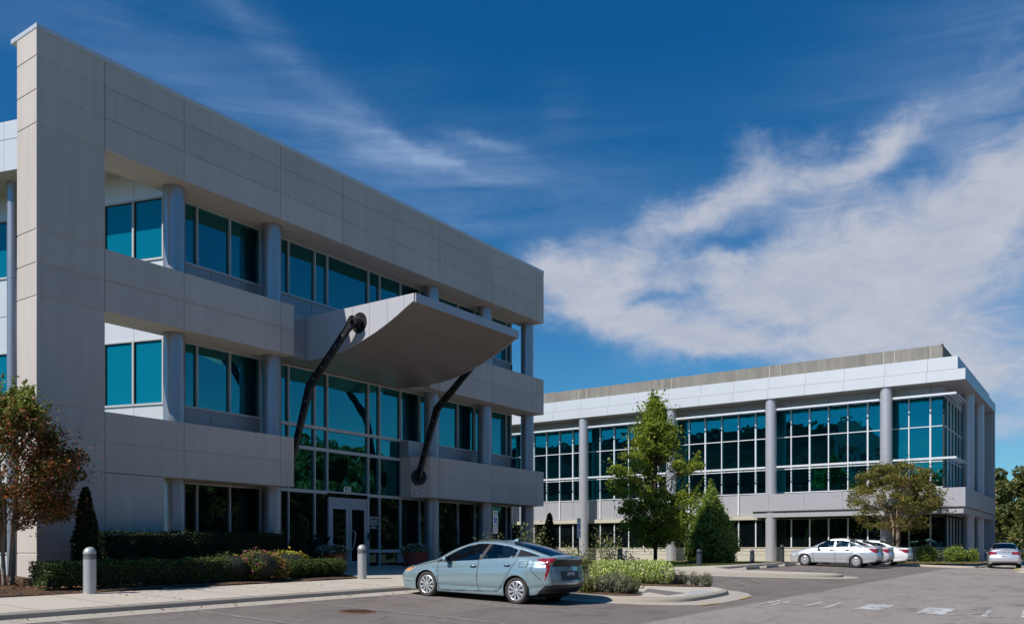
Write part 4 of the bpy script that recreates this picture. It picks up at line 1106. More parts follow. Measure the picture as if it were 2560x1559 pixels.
# --- distant woods all round the site, one mass
n = 60000; a = RNG.uniform(0, 2 * PI, n); R0 = 175 + RNG.uniform(-6, 6, n)
hh = 8.5 + 2.2 * np.sin(a * 23) + 1.6 * np.sin(a * 57 + 1) + 1.0 * np.sin(a * 131)
Z = -2 + RNG.uniform(0, 1, n) ** .8 * hh; P = np.stack([20 + R0 * np.cos(a), 10 + R0 * np.sin(a), Z], 1)
V, F = leaf_quads(P, 1.5); o = np_mesh('distant_woods', V, F, M['leaf_far']); tag(o, 'distant band of woods around the office park', 'woods', kind='stuff')
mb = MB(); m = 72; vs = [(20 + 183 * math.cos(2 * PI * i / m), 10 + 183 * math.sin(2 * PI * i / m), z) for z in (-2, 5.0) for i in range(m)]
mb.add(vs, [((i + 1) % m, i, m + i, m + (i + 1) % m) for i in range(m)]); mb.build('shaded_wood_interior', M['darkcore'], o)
n = 5000; P = np.stack([RNG.uniform(92, 112, n), RNG.uniform(-12, 9, n), -1.6 + RNG.uniform(0, 1, n) ** 1.5 * 2.6], 1)
V, F = leaf_quads(P, .5); o = np_mesh('undergrowth', V, F, M['leaf_hedge']); tag(o, 'dark undergrowth in the shade under the trees past the far building', 'undergrowth', kind='stuff')

# --- clipped evergreens
def spiral(t): return max(.02, (1 - t) ** .75 * .95 + .04) * (1 + .16 * math.sin(t * 15.5)) if t < .98 else .05
def topi(label, x, y, zt, r):
    z0 = wz(x, y) + .05
    T = empty('spiral_topiary', (x, y, z0)); tag(T, label, 'topiary', 'clipped conifers along the near building')
    h = zt - z0; n = 5200
    t = RNG.uniform(0, 1, n); a = RNG.uniform(0, 2 * PI, n)
    ph = (a / (2 * PI) + t * 2.6) % 1.0                     # groove winds round the cone
    rad = r * ((1 - t) ** .62 * .95 + .05) * (.76 + .30 * np.abs(np.sin(ph * PI)) ** .6)
    dep = 1 - .2 * RNG.uniform(0, 1, n) ** 2
    P = np.stack([rad * dep * np.cos(a), rad * dep * np.sin(a), t * h], 1) + RNG.normal(size=(n, 3)) * .012
    V, F = leaf_quads(P, .07); np_mesh('foliage', V, F, M['leaf_topiary'], T)
    mb = MB(); mb.lathe([(.02, 0), (r * .72, .05), (r * .62, h * .3), (r * .45, h * .6), (r * .2, h * .9), (.01, h * .97)], 14); mb.build('shade_core', M['darkcore'], T)  # dark cone paints the shade inside the clipped foliage
topi('dark spiral-clipped conifer beside the tan pier, left end of the hedge', 11.05, 20.0, 1.50, .40)
topi('dark spiral-clipped conifer between the tall hedge and the entrance glass', 17.85, 20.3, 1.10, .44)
topi('dark clipped conifer just right of the entrance behind the teal car', 25.1, 20.3, 1.60, .42)
topi('dark clipped conifer off the right end of the near building', 32.0, 20.3, 1.65, .42)
bzz = lambda a, b: wz(a, b) + .06
box_hedge('tall_hedge', 'tall dark clipped hedge under the ground-floor windows', 11.75, 17.3, 20.35, 21.15, bzz, 1.17, M['leaf_hedge'], 15000, .062, .02)
box_hedge('low_hedge', 'low dark boxwood hedge in front of the tall hedge', 9.5, 14.9, 18.75, 19.5, bzz, .55, M['leaf_box'], 13000, .05, .025)
for i, x in enumerate((16.35, 16.72, 17.08, 17.44, 17.8, 18.12)):
    blob_shrub('boxwood', 'low rounded boxwood in the clipped row by the entrance walk', (x, 18.95, bzz(x, 18.9)), (.27, .3, .50), M['leaf_box'], 1700, .045, group='round boxwoods by the entrance walk', rough=.06)
blob_shrub('flowering_shrub', 'pink flowering shrub between the low hedge and the boxwoods', (15.15, 18.85, bzz(15.1, 18.8)), (.62, .40, .74), M['leaf_fresh'], 3400, .06, rough=.25, flowers=M['flower_pink'], nf=330, fs=.07)
blob_shrub('flowering_plant', 'yellow flowered plant above the round boxwoods', (16.7, 19.55, bzz(16.7, 19.5)), (.75, .3, .68), M['leaf_fresh'], 2200, .055, rough=.3, flowers=M['flower_yellow'], nf=650, fs=.07, cat='plant')
blob_shrub('golden_shrub', 'small golden-leaved plant right of the pink flowers', (15.75, 18.7, bzz(15.8, 18.7)), (.26, .25, .55), M['leaf_gold'], 1300, .05, rough=.3, cat='plant')
blob_shrub('flowering_plant', 'loose green plant with a few yellow and white blooms beside the low hedge', (14.4, 19.1, bzz(14.5, 19.1)), (.65, .3, .66), M['leaf_box'], 1800, .06, rough=.3, flowers=M['flower_mix'], nf=120, fs=.05, cat='plant')

# --- red pots
def pot(label, x, y):
    z0 = wz(x, y)
    T = empty('flower_pot', (x, y, z0)); tag(T, label, 'flower pot')
    mb = MB(); mb.lathe([(.0, .0), (.30, 0), (.33, .04), (.44, .38), (.47, .50), (.485, .56), (.50, .60), (.47, .62), (.43, .60), (.0, .56)], 36); mb.build('pot', M['pot'], T, smooth=math.radians(50))
    P = ellipsoid_pts(1500, (0, 0, .66), (.56, .56, .23), .5); V, F = leaf_quads(P, .06); np_mesh('foliage', V, F, M['leaf_box'], T)
    P = ellipsoid_pts(330, (0, 0, .68), (.58, .58, .25), .9); P = P[P[:, 2] > .55]; V, F = leaf_quads(P, .05, up=1.0, aspect=.95); np_mesh('flowers', V, F, M['flower_white'], T)['kind'] = 'stuff'
pot('round red glazed pot of white flowers left of the glass entrance door', 19.5, 20.6)
pot('round red glazed pot of white flowers by the front of the teal car', 23.5, 20.6)
tuft('canna', 'tall thin dark plant standing behind the left red pot', (19.6, 21.3, wz(19.6, 21.3)), .22, 1.6, M['leaf_topiary'], 26, lean=.3, width=.05)

# --- bollards
def bollard(label, x, y, z, h, m, r=.13):
    T = empty('bollard', (x, y, z)); tag(T, label, 'bollard')
    mb = MB(); mb.lathe([(0, -.05), (r, -.05), (r, h * .735)], 28); mb.build('post', m, T, smooth=math.radians(40))
    mb = MB()
    for i in range(4):
        a = h * (.735 + .028 * i); mb.lathe([(r * .7, a + .004), (r * 1.0, a + .010), (r * 1.0, a + .018), (r * .7, a + .022)], 24)
    mb.build('louvre', m, T)
    mb = MB(); mb.lathe([(r * .72, h * .735), (r * .72, h * .86)], 20); mb.build('lamp_core', M['black'], T)
    mb = MB(); mb.lathe([(r, h * .85)] + [(r * math.cos(q), h * .87 + h * .13 * math.sin(q)) for q in np.linspace(0, PI / 2, 9)], 28); mb.build('dome_cap', m, T, smooth=math.radians(40))
bollard('grey louvred bollard light at the mulch bed, nearest the camera', 10.08, 18.08, wz(10.1, 18.1), 1.0, M['bollard'])
bollard('grey louvred bollard light at the end of the boxwoods by the entrance', 18.27, 18.08, wz(18.3, 18.1), 1.0, M['bollard'])
bollard('dark bollard on the walk behind the pale variegated shrub', 38.0, 20.0, -.74, .90, M['bollard_dark'])
bollard('dark bollard on the walk in front of the big glossy bush', 40.3, 16.85, -.79, .90, M['bollard_dark'])
bollard('dark bollard right of the big glossy bush on the grass edge', 47.9, 16.85, -.75, .84, M['bollard_dark'])
bollard('pale bollard at the nose of the nearest silver sedan', 46.6, 14.75, gz(46.6, 14.75) + .12, .95, M['post'], .12)
bollard('small pale bollard by the base wall of the far building', 58.0, 30.1, -.70, .83, M['bollard'], .12)

# --- wheel stops, litter, manhole
for i, x in enumerate((39.3, 42.1, 44.9, 47.5)):
    mb = MB(); mb.extrude_profile([(-.09, 0), (.09, 0), (.06, .12), (-.06, .12)], -.92, .92)
    o = mb.build('wheel_stop', M['kerb'], bevel=.01); o.location = (x, 13.85, gz(x, 13.85))
    tag(o, ['concrete wheel stop furthest left of the row, by the walkway', 'concrete wheel stop second from the left in the row', 'concrete wheel stop just left of the nearest silver sedan', 'concrete wheel stop under the nose of the nearest silver sedan'][i], 'wheel stop', 'wheel stops along the walkway')
T = empty('manhole_cover', (12.56, 12.56, gz(12.56, 12.56) + .004)); T.rotation_euler = (.038, -.012, 0)
tag(T, 'rusty round manhole cover in the near asphalt', 'manhole cover')
M['rust'] = mat_simple('rusty_iron', (.16, .075, .045), .8, .1, .35, 12)
mb = MB(); mb.lathe([(0, .006), (.30, .006), (.31, .002)], 40); mb.build('lid', M['rust'], T)
mb = MB(); mb.lathe([(.325, .0), (.33, .008), (.375, .008), (.38, .0)], 40); mb.build('rim', M['rust'], T)
mb = MB()
for i in range(-4, 5):
    w = math.sqrt(max(0, .28 ** 2 - (i * .065) ** 2)); mb.box(-w, w, i * .065 - .012, i * .065 + .012, .006, .012)
mb.build('tread', M['rust'], T)
n = 900
X = RNG.uniform(4, 24, n); Y = np.where(RNG.uniform(0, 1, n) < .6, 15.35 - np.abs(RNG.normal(size=n)) * .35, 15.5 + RNG.uniform(0, 2.6, n))
keep_ = RNG.uniform(0, 1, n) < np.where(np.sin(X * 1.3) > .1, .5, .12); X = X[keep_]; Y = Y[keep_]
Z = np.array([(wz(a, b) if b > 15.5 else gz(a, b) + .02) + .012 for a, b in zip(X, Y)])
V, F = leaf_quads(np.stack([X, Y, Z], 1), .065, up=4.0); o = np_mesh('leaf_litter', V, F, M['litter']); tag(o, 'dry brown leaves blown along the kerb and walk', 'leaf litter', kind='stuff')
n = 2600; X = RNG.uniform(1, 11.5, n); Y = RNG.uniform(18.25, 21.4, n)
V, F = leaf_quads(np.stack([X, Y, [bzz(a, b) + .05 + RNG.uniform(0, .03) for a, b in zip(X, Y)]], 1), .07, up=1.5); o = np_mesh('bark_chips', V, F, M['litter']); tag(o, 'bark chips and fallen leaves on the bed under the crape myrtle', 'bark chips', kind='stuff')
# grass blades on lawns (nobody counts them)
def grass(name, label, x0, x1, y0, y1, z, n, mat, h=.07):
    X = RNG.uniform(x0, x1, n); Y = RNG.uniform(y0, y1, n); P = np.stack([X, Y, np.full(n, z) + h * .4], 1)
    D = np.tile((0, 0, 1.0), (n, 1)); V, F = leaf_quads(P, h, up=0, aspect=.35, dirs=D); o = np_mesh(name, V, F, mat); tag(o, label, 'grass', kind='stuff')
M['blade'] = mat_leaf('grass_blade', [(0, (.05, .085, .018)), (.6, (.11, .15, .035)), (1, (.24, .24, .08))], .4)
M['blade_dry'] = mat_leaf('dry_grass_blade', [(0, (.14, .13, .04)), (.6, (.30, .26, .09)), (1, (.45, .38, .18))], .4)
grass('lawn_grass', 'mown green grass between the walkway and the far building', 33.2, 54.3, 16.6, 27, -.72, 42000, M['blade'], .09)
grass('dry_grass', 'dry yellowish grass along the kerb under the round bushes', 54.5, 60.2, 6.5, 16, -.70, 14000, M['blade_dry'], .10)

# --- big glossy bush, round bushes
def magn(t): return max(.03, (1.0 if t < .25 else 1 - ((t - .25) / .75) ** 1.25)) * (.86 + .14 * min(1, t * 5))
blob_shrub('holly_bush', 'big cone-shaped glossy evergreen bush right of the young oak', (48.4, 19.5, -.74), (1.52, 1.52, 4.45), M['leaf_holly'], 17000, .16, cat='bush', prof=magn, rough=.10)
blob_shrub('round_bush', 'round glossy bush nearest the white sedan, under the crape myrtle', (57.0, 9.35, -.72), (.60, .60, 1.05), M['leaf_holly'], 4200, .08, cat='bush', rough=.05)
blob_shrub('round_bush', 'round glossy bush left of the smallest bush at the building corner', (57.0, 7.80, -.72), (.62, .60, 1.0), M['leaf_holly'], 4200, .08, cat='bush', rough=.05)
blob_shrub('round_bush', 'smallest round glossy bush beside the far building corner column', (57.6, 6.95, -.72), (.36, .36, .85), M['leaf_holly'], 2200, .08, cat='bush', rough=.08)
blob_shrub('rose_bush', 'sparse reddish shrub between two round glossy bushes', (57.1, 8.55, -.72), (.4, .4, .75), M['leaf_shrub'], 700, .08, core=False, rough=.3)

# --- island planting
iz = lambda a, b: gz(a, min(b, 15.4)) + .15
def loose(name, label, x, y, r, h, mat, n, size, stems=7, cat='shrub', fl=None, nf=0, fs=.08):
    T = empty(name, (x, y, iz(x, y))); tag(T, label, cat)
    P = []; mb = MB()
    for i in range(stems):
        a = 2 * PI * i / stems + RNG.uniform(-.4, .4); R = r * RNG.uniform(.3, 1.0); H = h * RNG.uniform(.65, 1.0)
        e = (R * math.cos(a), R * math.sin(a), H); m = (R * .35 * math.cos(a), R * .35 * math.sin(a), H * .5)
        mb.tube([(0, 0, 0), m, e], [.014, .009, .003], 5)
        q = RNG.uniform(.15, 1, n // stems)[:, None]
        c = (1 - q) ** 2 * 0 + 2 * q * (1 - q) * np.array(m) + q ** 2 * np.array(e)
        P.append(c + RNG.normal(size=(n // stems, 3)) * r * .22)
    P = np.concatenate(P); P[:, 2] = np.maximum(P[:, 2], .03)
    mb.build('stems', M['stem'], T); V, F = leaf_quads(P, size); np_mesh('foliage', V, F, mat, T)
    if nf: Q = P[RNG.integers(0, len(P), nf)]; Q[:, 2] *= 1.04; V, F = leaf_quads(Q, fs, up=.8, aspect=.9); np_mesh('flowers', V, F, fl, T)['kind'] = 'stuff'
    return T
blob_shrub('green_shrub', 'leafy yellow-green shrub right behind the teal car', (19.9, 12.2, iz(19.9, 12.2)), (.34, .5, .86), M['leaf_fresh'], 2300, .07, rough=.2)
blob_shrub('green_shrub', 'leafy green shrub deeper in the bed beyond the teal car', (20.3, 13.6, iz(20.3, 13.6)), (.45, .5, .98), M['leaf_oak'], 2300, .075, rough=.2)
loose('rose_bush', 'tall thin rose bush with a white bloom under the parking sign', 21.6, 14.3, .55, 1.75, M['leaf_shrub'], 900, .075, 9, fl=M['flower_white'], nf=5, fs=.16)
loose('rose_bush', 'reddish rose bush in the bed, just over the teal car tail', 20.3, 15.0, .4, 1.45, M['leaf_shrub'], 420, .075, 7)
loose('bronze_shrub', 'bronze-leaved shrub beside the pale variegated shrub', 21.3, 12.55, .6, .95, M['leaf_shrub'], 2600, .06, 14)
loose('bronze_shrub', 'second bronze-leaved shrub further back behind the variegated one', 22.9, 14.2, .6, .95, M['leaf_shrub'], 2200, .06, 14)
T = empty('variegated_shrub', (23.35, 12.1, iz(23.35, 12.1))); tag(T, 'pale green and cream variegated shrub in the island bed', 'shrub')
PP = [ellipsoid_pts(1300, (dx, dy, .32), (.44, .44, .38), .6) for dx, dy in ((-.45, .55), (-.2, .2), (.05, -.15), (.3, -.55), (.5, -.9), (-.1, .75), (.55, -.3))]
PP = np.concatenate(PP); PP = PP[PP[:, 2] > .02]; V, F = leaf_quads(PP, .10, up=.1, aspect=.30, dirs=np.tile((0, 0, 1.0), (len(PP), 1))); np_mesh('foliage', V, F, M['leaf_bright'], T)
loose('rose_bush', 'tall pinkish rose bush in front of the young oak trunk', 24.3, 13.3, .5, 1.65, M['leaf_shrub'], 1000, .075, 9, fl=M['flower_white'], nf=6, fs=.16)
loose('spruce_sapling', 'dark young sapling between the variegated shrub and the lavender row', 23.95, 12.5, .45, .95, M['leaf_topiary'], 900, .08, 9, cat='sapling')
lp = [(24.05, 11.35, .42), (24.2, 10.95, .40), (24.1, 11.9, .5), (24.4, 10.75, .42), (24.45, 10.35, .40), (24.3, 11.5, .5), (24.55, 10.05, .38), (24.35, 9.95, .34)]
for i, (x, y, h) in enumerate(lp):
    tuft('lavender', 'lavender tuft in the row at the island tip', (x, y, iz(x, y) - .02), .20, h, M['leaf_lav'], 95, group='lavender tufts at the island tip', tip=M['leaf_lav'], ntip=60, width=.012)
lq = [(19.35, 11.1, .45), (19.6, 10.75, .5), (19.9, 11.0, .5), (19.75, 10.35, .45), (20.1, 10.45, .5), (20.35, 10.9, .5), (19.3, 11.7, .5), (19.65, 11.5, .55), (20.55, 10.5, .36)]
for i, (x, y, h) in enumerate(lq):
    tuft('sage_plant', 'grey-green sage tuft in the bed behind the teal car', (x, y, iz(x, y) - .02), .30, h, [M['leaf_shrub'], M['leaf_lav']][i % 2], 120, group='grey-green tufts behind the teal car', tip=M['leaf_lav'], ntip=50, width=.014)
loose('rose_bush', 'small reddish rose behind the right dark bollard', 49.3, 18.6, .7, 2.0, M['leaf_shrub'], 600, .12, 8)

# --- accessible parking signs
def hc_sign(label, x, y, z_top, dim=False):
    z0 = wz(x, y)
    T = empty('parking_sign', (x, y, z0)); tag(T, label, 'parking sign')
    h = z_top - z0
    mb = MB(); mb.box(-.03, .03, .005, .04, 0, h - .02); mb.build('post', M['post'], T)
    def plate(z1, z0_): m = MB(); m.box(-.15, .15, -.006, 0, z0_, z1); return m.build('sign_plate', M['sign_white'], T, bevel=.002)
    def txt(s, zz, size, m, p):
        text_mesh('lettering', s, (0, -.009, zz), size, M[m], p, .001)
    p = plate(h, h - .50)
    txt('RESERVED', h - .09, .058, 'sign_green', p); txt('PARKING', h - .16, .058, 'sign_green', p)
    m = MB(); m.box(-.085, .085, -.009, -.0065, h - .45, h - .24); m.build('blue_panel', M['sign_blue'], p)
    w = MB(); w.cyl((-.01, -.0105, h - .27), (-.01, -.0095, h - .27), .017, n=14)
    w.box(-.02, 0, -.0105, -.0095, h - .365, h - .292); w.box(0, .04, -.0105, -.0095, h - .335, h - .322); w.box(0, .045, -.0105, -.0095, h - .37, h - .357); w.box(.045, .058, -.0105, -.0095, h - .42, h - .357)
    for a in np.linspace(PI * .55, PI * 1.85, 12):
        w.box(-.012 + .045 * math.cos(a) - .006, -.012 + .045 * math.cos(a) + .006, -.0105, -.0095, h - .385 + .045 * math.sin(a) - .006, h - .385 + .045 * math.sin(a) + .006)
    w.build('wheelchair_symbol', M['white_text'], p)
    p = plate(h - .515, h - .83)
    txt('MAXIMUM', h - .585, .05, 'sign_green', p); txt('PENALTY', h - .655, .05, 'sign_green', p); txt('$250', h - .725, .055, 'sign_green', p); txt('VAN ACCESSIBLE', h - .79, .034, 'sign_green', p)
hc_sign('white and blue accessible parking sign in front of the near building glass', 25.35, 18.4, 1.46)
hc_sign('darker accessible parking sign beside the far building column', 31.2, 18.35, 1.38)

# --------------------------------------------------------------------- cars
def mat_carpaint(name, col, metal=.55, rough=.30):
    k = N(name); b = k.bsdf(col, rough, metal, .5)
    b.inputs['Coat Weight'].default_value = 1.0; b.inputs['Coat Roughness'].default_value = .03
    n_ = k.noise(k.pos(), 900, 2); c = k.mix(k.math('MULTIPLY', n_, .25), col, tuple(min(1, q * 1.5) for q in col)); k.l(c, b.inputs['Base Color'])
    return k.fin(b)
M['paint_teal'] = mat_carpaint('sea_glass_paint', (.28, .385, .415), .45, .20)
M['paint_silver'] = mat_carpaint('silver_paint', (.60, .61, .64), .55, .30)
M['paint_pearl'] = mat_carpaint('pale_silver_paint', (.62, .62, .64), .3, .35)
M['paint_white'] = M['paint_white']
M['paint_cwhite'] = mat_carpaint('white_car_paint', (.74, .74, .73), .0, .3)
def mat_carglass(name, col=(.012, .017, .017)):
    k = N(name)
    t = k.n('ShaderNodeBsdfTransparent'); t.inputs[0].default_value = (.62, .70, .66, 1)
    g = k.n('ShaderNodeBsdfGlossy'); g.inputs['Roughness'].default_value = .02; g.inputs['Color'].default_value = (.9, .95, 1, 1)
    lw = k.n('ShaderNodeFresnel'); lw.inputs['IOR'].default_value = 1.75
    m = k.n('ShaderNodeMixShader'); k.l(lw.outputs[0], m.inputs[0]); k.l(t.outputs[0], m.inputs[1]); k.l(g.outputs[0], m.inputs[2])
    return k.fin(m)
def mat_old(name, col):
    k = N(name); b = k.bsdf(col, .03, 0, .7)
    p = k.pos(); f = k.ramp(k.noise(k.map(p, (1.2, 1.2, 3.5)), 1.6, 3), [(.45, col), (.60, tuple(c * 3.2 for c in col)), (.72, tuple(c * 7 for c in col))]); k.l(f, b.inputs['Base Color'])
    return k.fin(b)
M['carglass'] = mat_carglass('car_glass')
M['seat'] = mat_simple('seat_cloth', (.62, .60, .52), .8)
M['tyre'] = mat_simple('tyre_rubber', (.042, .038, .035), .8, 0, .2, 20)
M['rim'] = mat_simple('silver_wheel', (.62, .63, .65), .3, .6)
M['trim'] = mat_simple('black_plastic', (.018, .018, .019), .45)
M['shutline'] = mat_simple('shut_line', (.06, .07, .075), .7)
M['taillight'] = mat_simple('red_lens', (.26, .004, .008), .12, 0, .3, 20, spec=.8, coat=1.0)
M['amber'] = mat_simple('amber_lens', (.80, .28, .06), .15, 0, .1, 10, coat=1.0)
M['lamp'] = mat_simple('clear_lens', (.55, .56, .58), .1, .4, .1, 10, coat=1.0)
M['chrome'] = mat_simple('chrome', (.75, .76, .78), .12, 1.0)
M['plate'] = mat_simple('number_plate', (.62, .64, .68), .4)
M['plate_ink'] = mat_simple('plate_ink', (.05, .07, .22), .5)

def inpoly(x, y, poly):
    x = np.asarray(x); y = np.asarray(y); r = np.zeros(x.shape, bool); n = len(poly)
    for i in range(n):
        x0, y0 = poly[i]; x1, y1 = poly[(i + 1) % n]
        c = ((y0 > y) != (y1 > y)) & (x < (x1 - x0) * (y - y0) / ((y1 - y0) + 1e-12) + x0)
        r ^= c
    return r
def pchip(xs, ys, x):
    xs = np.asarray(xs, float); ys = np.asarray(ys, float); h = np.diff(xs); d = np.diff(ys) / h
    m = np.zeros(len(xs)); m[0] = d[0]; m[-1] = d[-1]
    for i in range(1, len(xs) - 1):
        if d[i - 1] * d[i] > 0: w1 = 2 * h[i] + h[i - 1]; w2 = h[i] + 2 * h[i - 1]; m[i] = (w1 + w2) / (w1 / d[i - 1] + w2 / d[i])
    x = np.clip(x, xs[0], xs[-1]); i = np.clip(np.searchsorted(xs, x) - 1, 0, len(h) - 1); t = (x - xs[i]) / h[i]
    return ((1 + 2 * t) * (1 - t) ** 2) * ys[i] + t * (1 - t) ** 2 * h[i] * m[i] + t * t * (3 - 2 * t) * ys[i + 1] + t * t * (t - 1) * h[i] * m[i + 1]
def seg_dist(x, y, pl):
    d = np.full(np.shape(x), 9.0)
    for (x0, y0), (x1, y1) in zip(pl[:-1], pl[1:]):
        L = (x1 - x0) ** 2 + (y1 - y0) ** 2; t = np.clip(((x - x0) * (x1 - x0) + (y - y0) * (y1 - y0)) / L, 0, 1)
        d = np.minimum(d, np.hypot(x - x0 - t * (x1 - x0), y - y0 - t * (y1 - y0)))
    return d

def make_car(name, label, S, paint, loc, rot, lean=(0, 0), fine=1.0):
    """S: spec. local frame: +Y forward, X right, origin on the ground at mid wheelbase; s = distance behind the nose"""
    T = empty(name, loc); T.rotation_mode = 'XYZ'
    T.rotation_euler = (lean[0], lean[1], rot); tag(T, label, 'car')
    L = S['L']; ds = .019 / fine
    ns = int((L - .02) / ds)
    s0, s1 = S.get('nose', .10), L - S.get('tail', .10)
    st = np.linspace(s0, s1, ns)
    f = lambda key: pchip(*zip(*S[key]), st)
    zb, zbelt, wb_, zre, wr, zc, wm = f('zbot'), f('zbelt'), f('wbelt'), f('zrail'), f('wrail'), f('ztop'), f('wmax')
    wsill = wm - .05
    J1, J2, J3 = int(44 * fine), int(26 * fine), int(20 * fine)
    rows = []
    # rows: floor (2), lower side J1, greenhouse J2, roof J3
    zz = []; xx = []
    zmid = zb + (zbelt - zb) * .52
    xx.append(np.zeros(ns)); zz.append(zb + .02); xx.append(wsill - .12); zz.append(zb + .01)
    reg = ['floor', 'floor']
    for j in range(J1 + 1):
        t = j / J1; z = zb + (zbelt - zb) * t
        lo = np.clip((zmid - z) / (zmid - zb), 0, 1); hi = np.clip((z - zmid) / (zbelt - zmid), 0, 1)
        x = wm - (wm - wsill) * lo ** 2.4 - (wm - wb_) * hi ** 2.6
        # shallow press line along the door bottoms and shoulder
        x = x - S.get('crease', .012) * np.exp(-((z - (zb + .16)) / .05) ** 2) - .007 * np.exp(-((t - .80) / .05) ** 2)
        xx.append(x); zz.append(z); reg.append('side')
    for j in range(1, J2 + 1):
        t = j / J2; z = zbelt + (zre - zbelt) * t; x = wb_ + (wr - wb_) * (t * .75 + .25 * t * t); xx.append(x); zz.append(z); reg.append('green')
    for j in range(1, J3 + 1):
        a = j / J3 * PI / 2; xx.append(wr * np.cos(a)); zz.append(zre + (zc - zre) * np.sin(a) ** .85); reg.append('roof')
    XX = np.array(xx); ZZ = np.array(zz); R = len(XX)
    reg = np.array(reg)
    # nose / tail rounding: extra stations, widths shrink, profile bulges by height
    def bulge(prof, z): return np.interp(z, *zip(*prof))
    SS = np.tile(st, (R, 1))
    nR = int(10 * fine); add_f = []; add_r = []
    def endcaps(i, prof, sgn, depth):
        out = []
        for k in range(1, nR + 1):
            a = k / nR * PI / 2
            x = XX[:, i] * (1 - S.get('round', .16) * (1 - math.cos(a)))
            z = ZZ[:, i] - (ZZ[:, i] > .5) * 0
            s = SS[:, i] + sgn * depth * math.sin(a)
            out.append((x, z, s))
        return out
    fr = endcaps(0, None, -1, s0); re_ = endcaps(ns - 1, None, 1, L - s1)
    XA = np.stack([e[0] for e in reversed(fr)] + [XX[:, i] for i in range(ns)] + [e[0] for e in re_], 1)
    ZA = np.stack([e[1] for e in reversed(fr)] + [ZZ[:, i] for i in range(ns)] + [e[1] for e in re_], 1)
    SA = np.stack([e[2] for e in reversed(fr)] + [SS[:, i] for i in range(ns)] + [e[2] for e in re_], 1)
    # bulge by height at both ends, fading inward
    wf = np.clip(1 - (SA - 0) / .42, 0, 1); wr_ = np.clip(1 - (L - SA) / .42, 0, 1)
    SA = SA + bulge(S['front'], ZA) * wf + bulge(S['rear'], ZA) * wr_
    nc = XA.shape[1]
    # wheel arches: push points near the arch radius exactly on it, drop faces inside
    wz_ = S['wr']; ax = S['axles']; ra = S['arch']
    side_rows = np.where((reg == 'side') | (reg == 'floor'))[0]
    for a in ax:
        d = np.hypot(SA - a, ZA - wz_); m = (np.abs(d - ra) < .018) & (np.isin(np.arange(R), side_rows))[:, None]
        k = ra / np.maximum(d, 1e-6); SA = np.where(m, a + (SA - a) * k, SA); ZA = np.where(m, wz_ + (ZA - wz_) * k, ZA)
        fl = np.exp(-((d - ra - .02) / .035) ** 2) * .012; XA = XA + np.where((reg == 'side')[:, None], fl, 0)
    YA = S['yoff'] - SA
    idx = np.arange(R * nc).reshape(R, nc)
    V = np.stack([XA, YA, ZA], -1).reshape(-1, 3); VL = V * np.array((-1, 1, 1))
    Vall = np.concatenate([V, VL]); nV = R * nc
    F = np.stack([idx[:-1, :-1], idx[1:, :-1], idx[1:, 1:], idx[:-1, 1:]], -1).reshape(-1, 4)
    fs = (SA.ravel()[F]).mean(1); fz = ZA.ravel()[F].mean(1); fx = XA.ravel()[F].mean(1)
    frow = np.repeat(np.arange(R - 1), nc - 1); freg = reg[np.minimum(frow + 1, R - 1)]
    keep = np.ones(len(F), bool)
    for a in ax: keep &= ~((np.hypot(fs - a, fz - wz_) < ra - .004) & np.isin(freg, ('side', 'floor')) & (fx > .3))
    # class: index into parts
    cls = np.zeros(len(F), int); names = ['body']
    def setc(nm, mask):
        if nm not in names: names.append(nm)
        cls[mask & keep] = names.index(nm)
    isside = np.isin(freg, ('side', 'green')); roof = (freg == 'roof') | (freg == 'green')
    for kk_, (nm, poly) in enumerate(S['side_parts']): setc('%s:%d' % (nm, kk_), isside & inpoly(fs, fz, poly))
    for nm, fn in S['top_parts']: setc(nm, np.isin(freg, ('roof', 'green')) & fn(fs, fx, fz))
    gap = np.zeros(len(F), bool)
    for pl in S['gaps']: gap |= isside & (seg_dist(fs, fz, pl) < .0115)
    gap &= ~np.isin(cls, [names.index(n) for n in names if 'window' in n or 'light' in n])
    for pl in S.get('lower', []): setc('lower_trim', isside & inpoly(fs, fz, pl))
    mats = {'body': paint, 'side_window': M['carglass'], 'windscreen': M['carglass'], 'rear_window': M['carglass'], 'black_pillar': M['trim'], 'lower_trim': M['trim'], 'tail_light': M['taillight'], 'headlight': M['lamp'], 'indicator': M['amber'], 'door': paint, 'bumper': paint, 'roof_panel': paint, 'window_trim': M['chrome']}
    # body parts, both halves
    def emit(nm, sel, part, parent, both=True, sides=(0, 1)):
        for sd in sides:
            pass
    def mesh_of(nm, faces, gaps, parent):
        VV = []; FF = []; MI = []
        used = np.unique(faces); remap = -np.ones(2 * nV, int); remap[used] = np.arange(len(used))
        o = np_mesh(nm, Vall[used], remap[faces], [mats.get(nm.split('.')[0], paint), M['shutline']], parent, True, gaps.astype(int))
        return o
    def fl_(F_): return (F_ + nV)[:, ::-1]
    sel = keep & (cls == 0)
    # end caps: planar-ish grids across the car at both ends
    capf = []; 
    def cap(col, flip):
        m = int(26 * fine); rws = np.arange(1, R); base = []
        P = []; 
        for r_ in rws:
            x = XA[r_, col]; xs_ = np.linspace(-x, x, m + 1)
            sb = SA[r_, col]; cur = S.get('capcurve', .05) * (1 - (xs_ / max(x, 1e-3)) ** 2) * (1 if x > .05 else 0)
            y = S['yoff'] - (sb + (cur if flip else -cur))
            P.append(np.stack([xs_, y, np.full(m + 1, ZA[r_, col])], 1))
        P = np.array(P); n0, n1 = P.shape[:2]; I = np.arange(n0 * n1).reshape(n0, n1)
        Q = np.stack([I[:-1, :-1], I[:-1, 1:], I[1:, 1:], I[1:, :-1]], -1).reshape(-1, 4)
        if not flip: Q = Q[:, ::-1]
        return P.reshape(-1, 3), Q
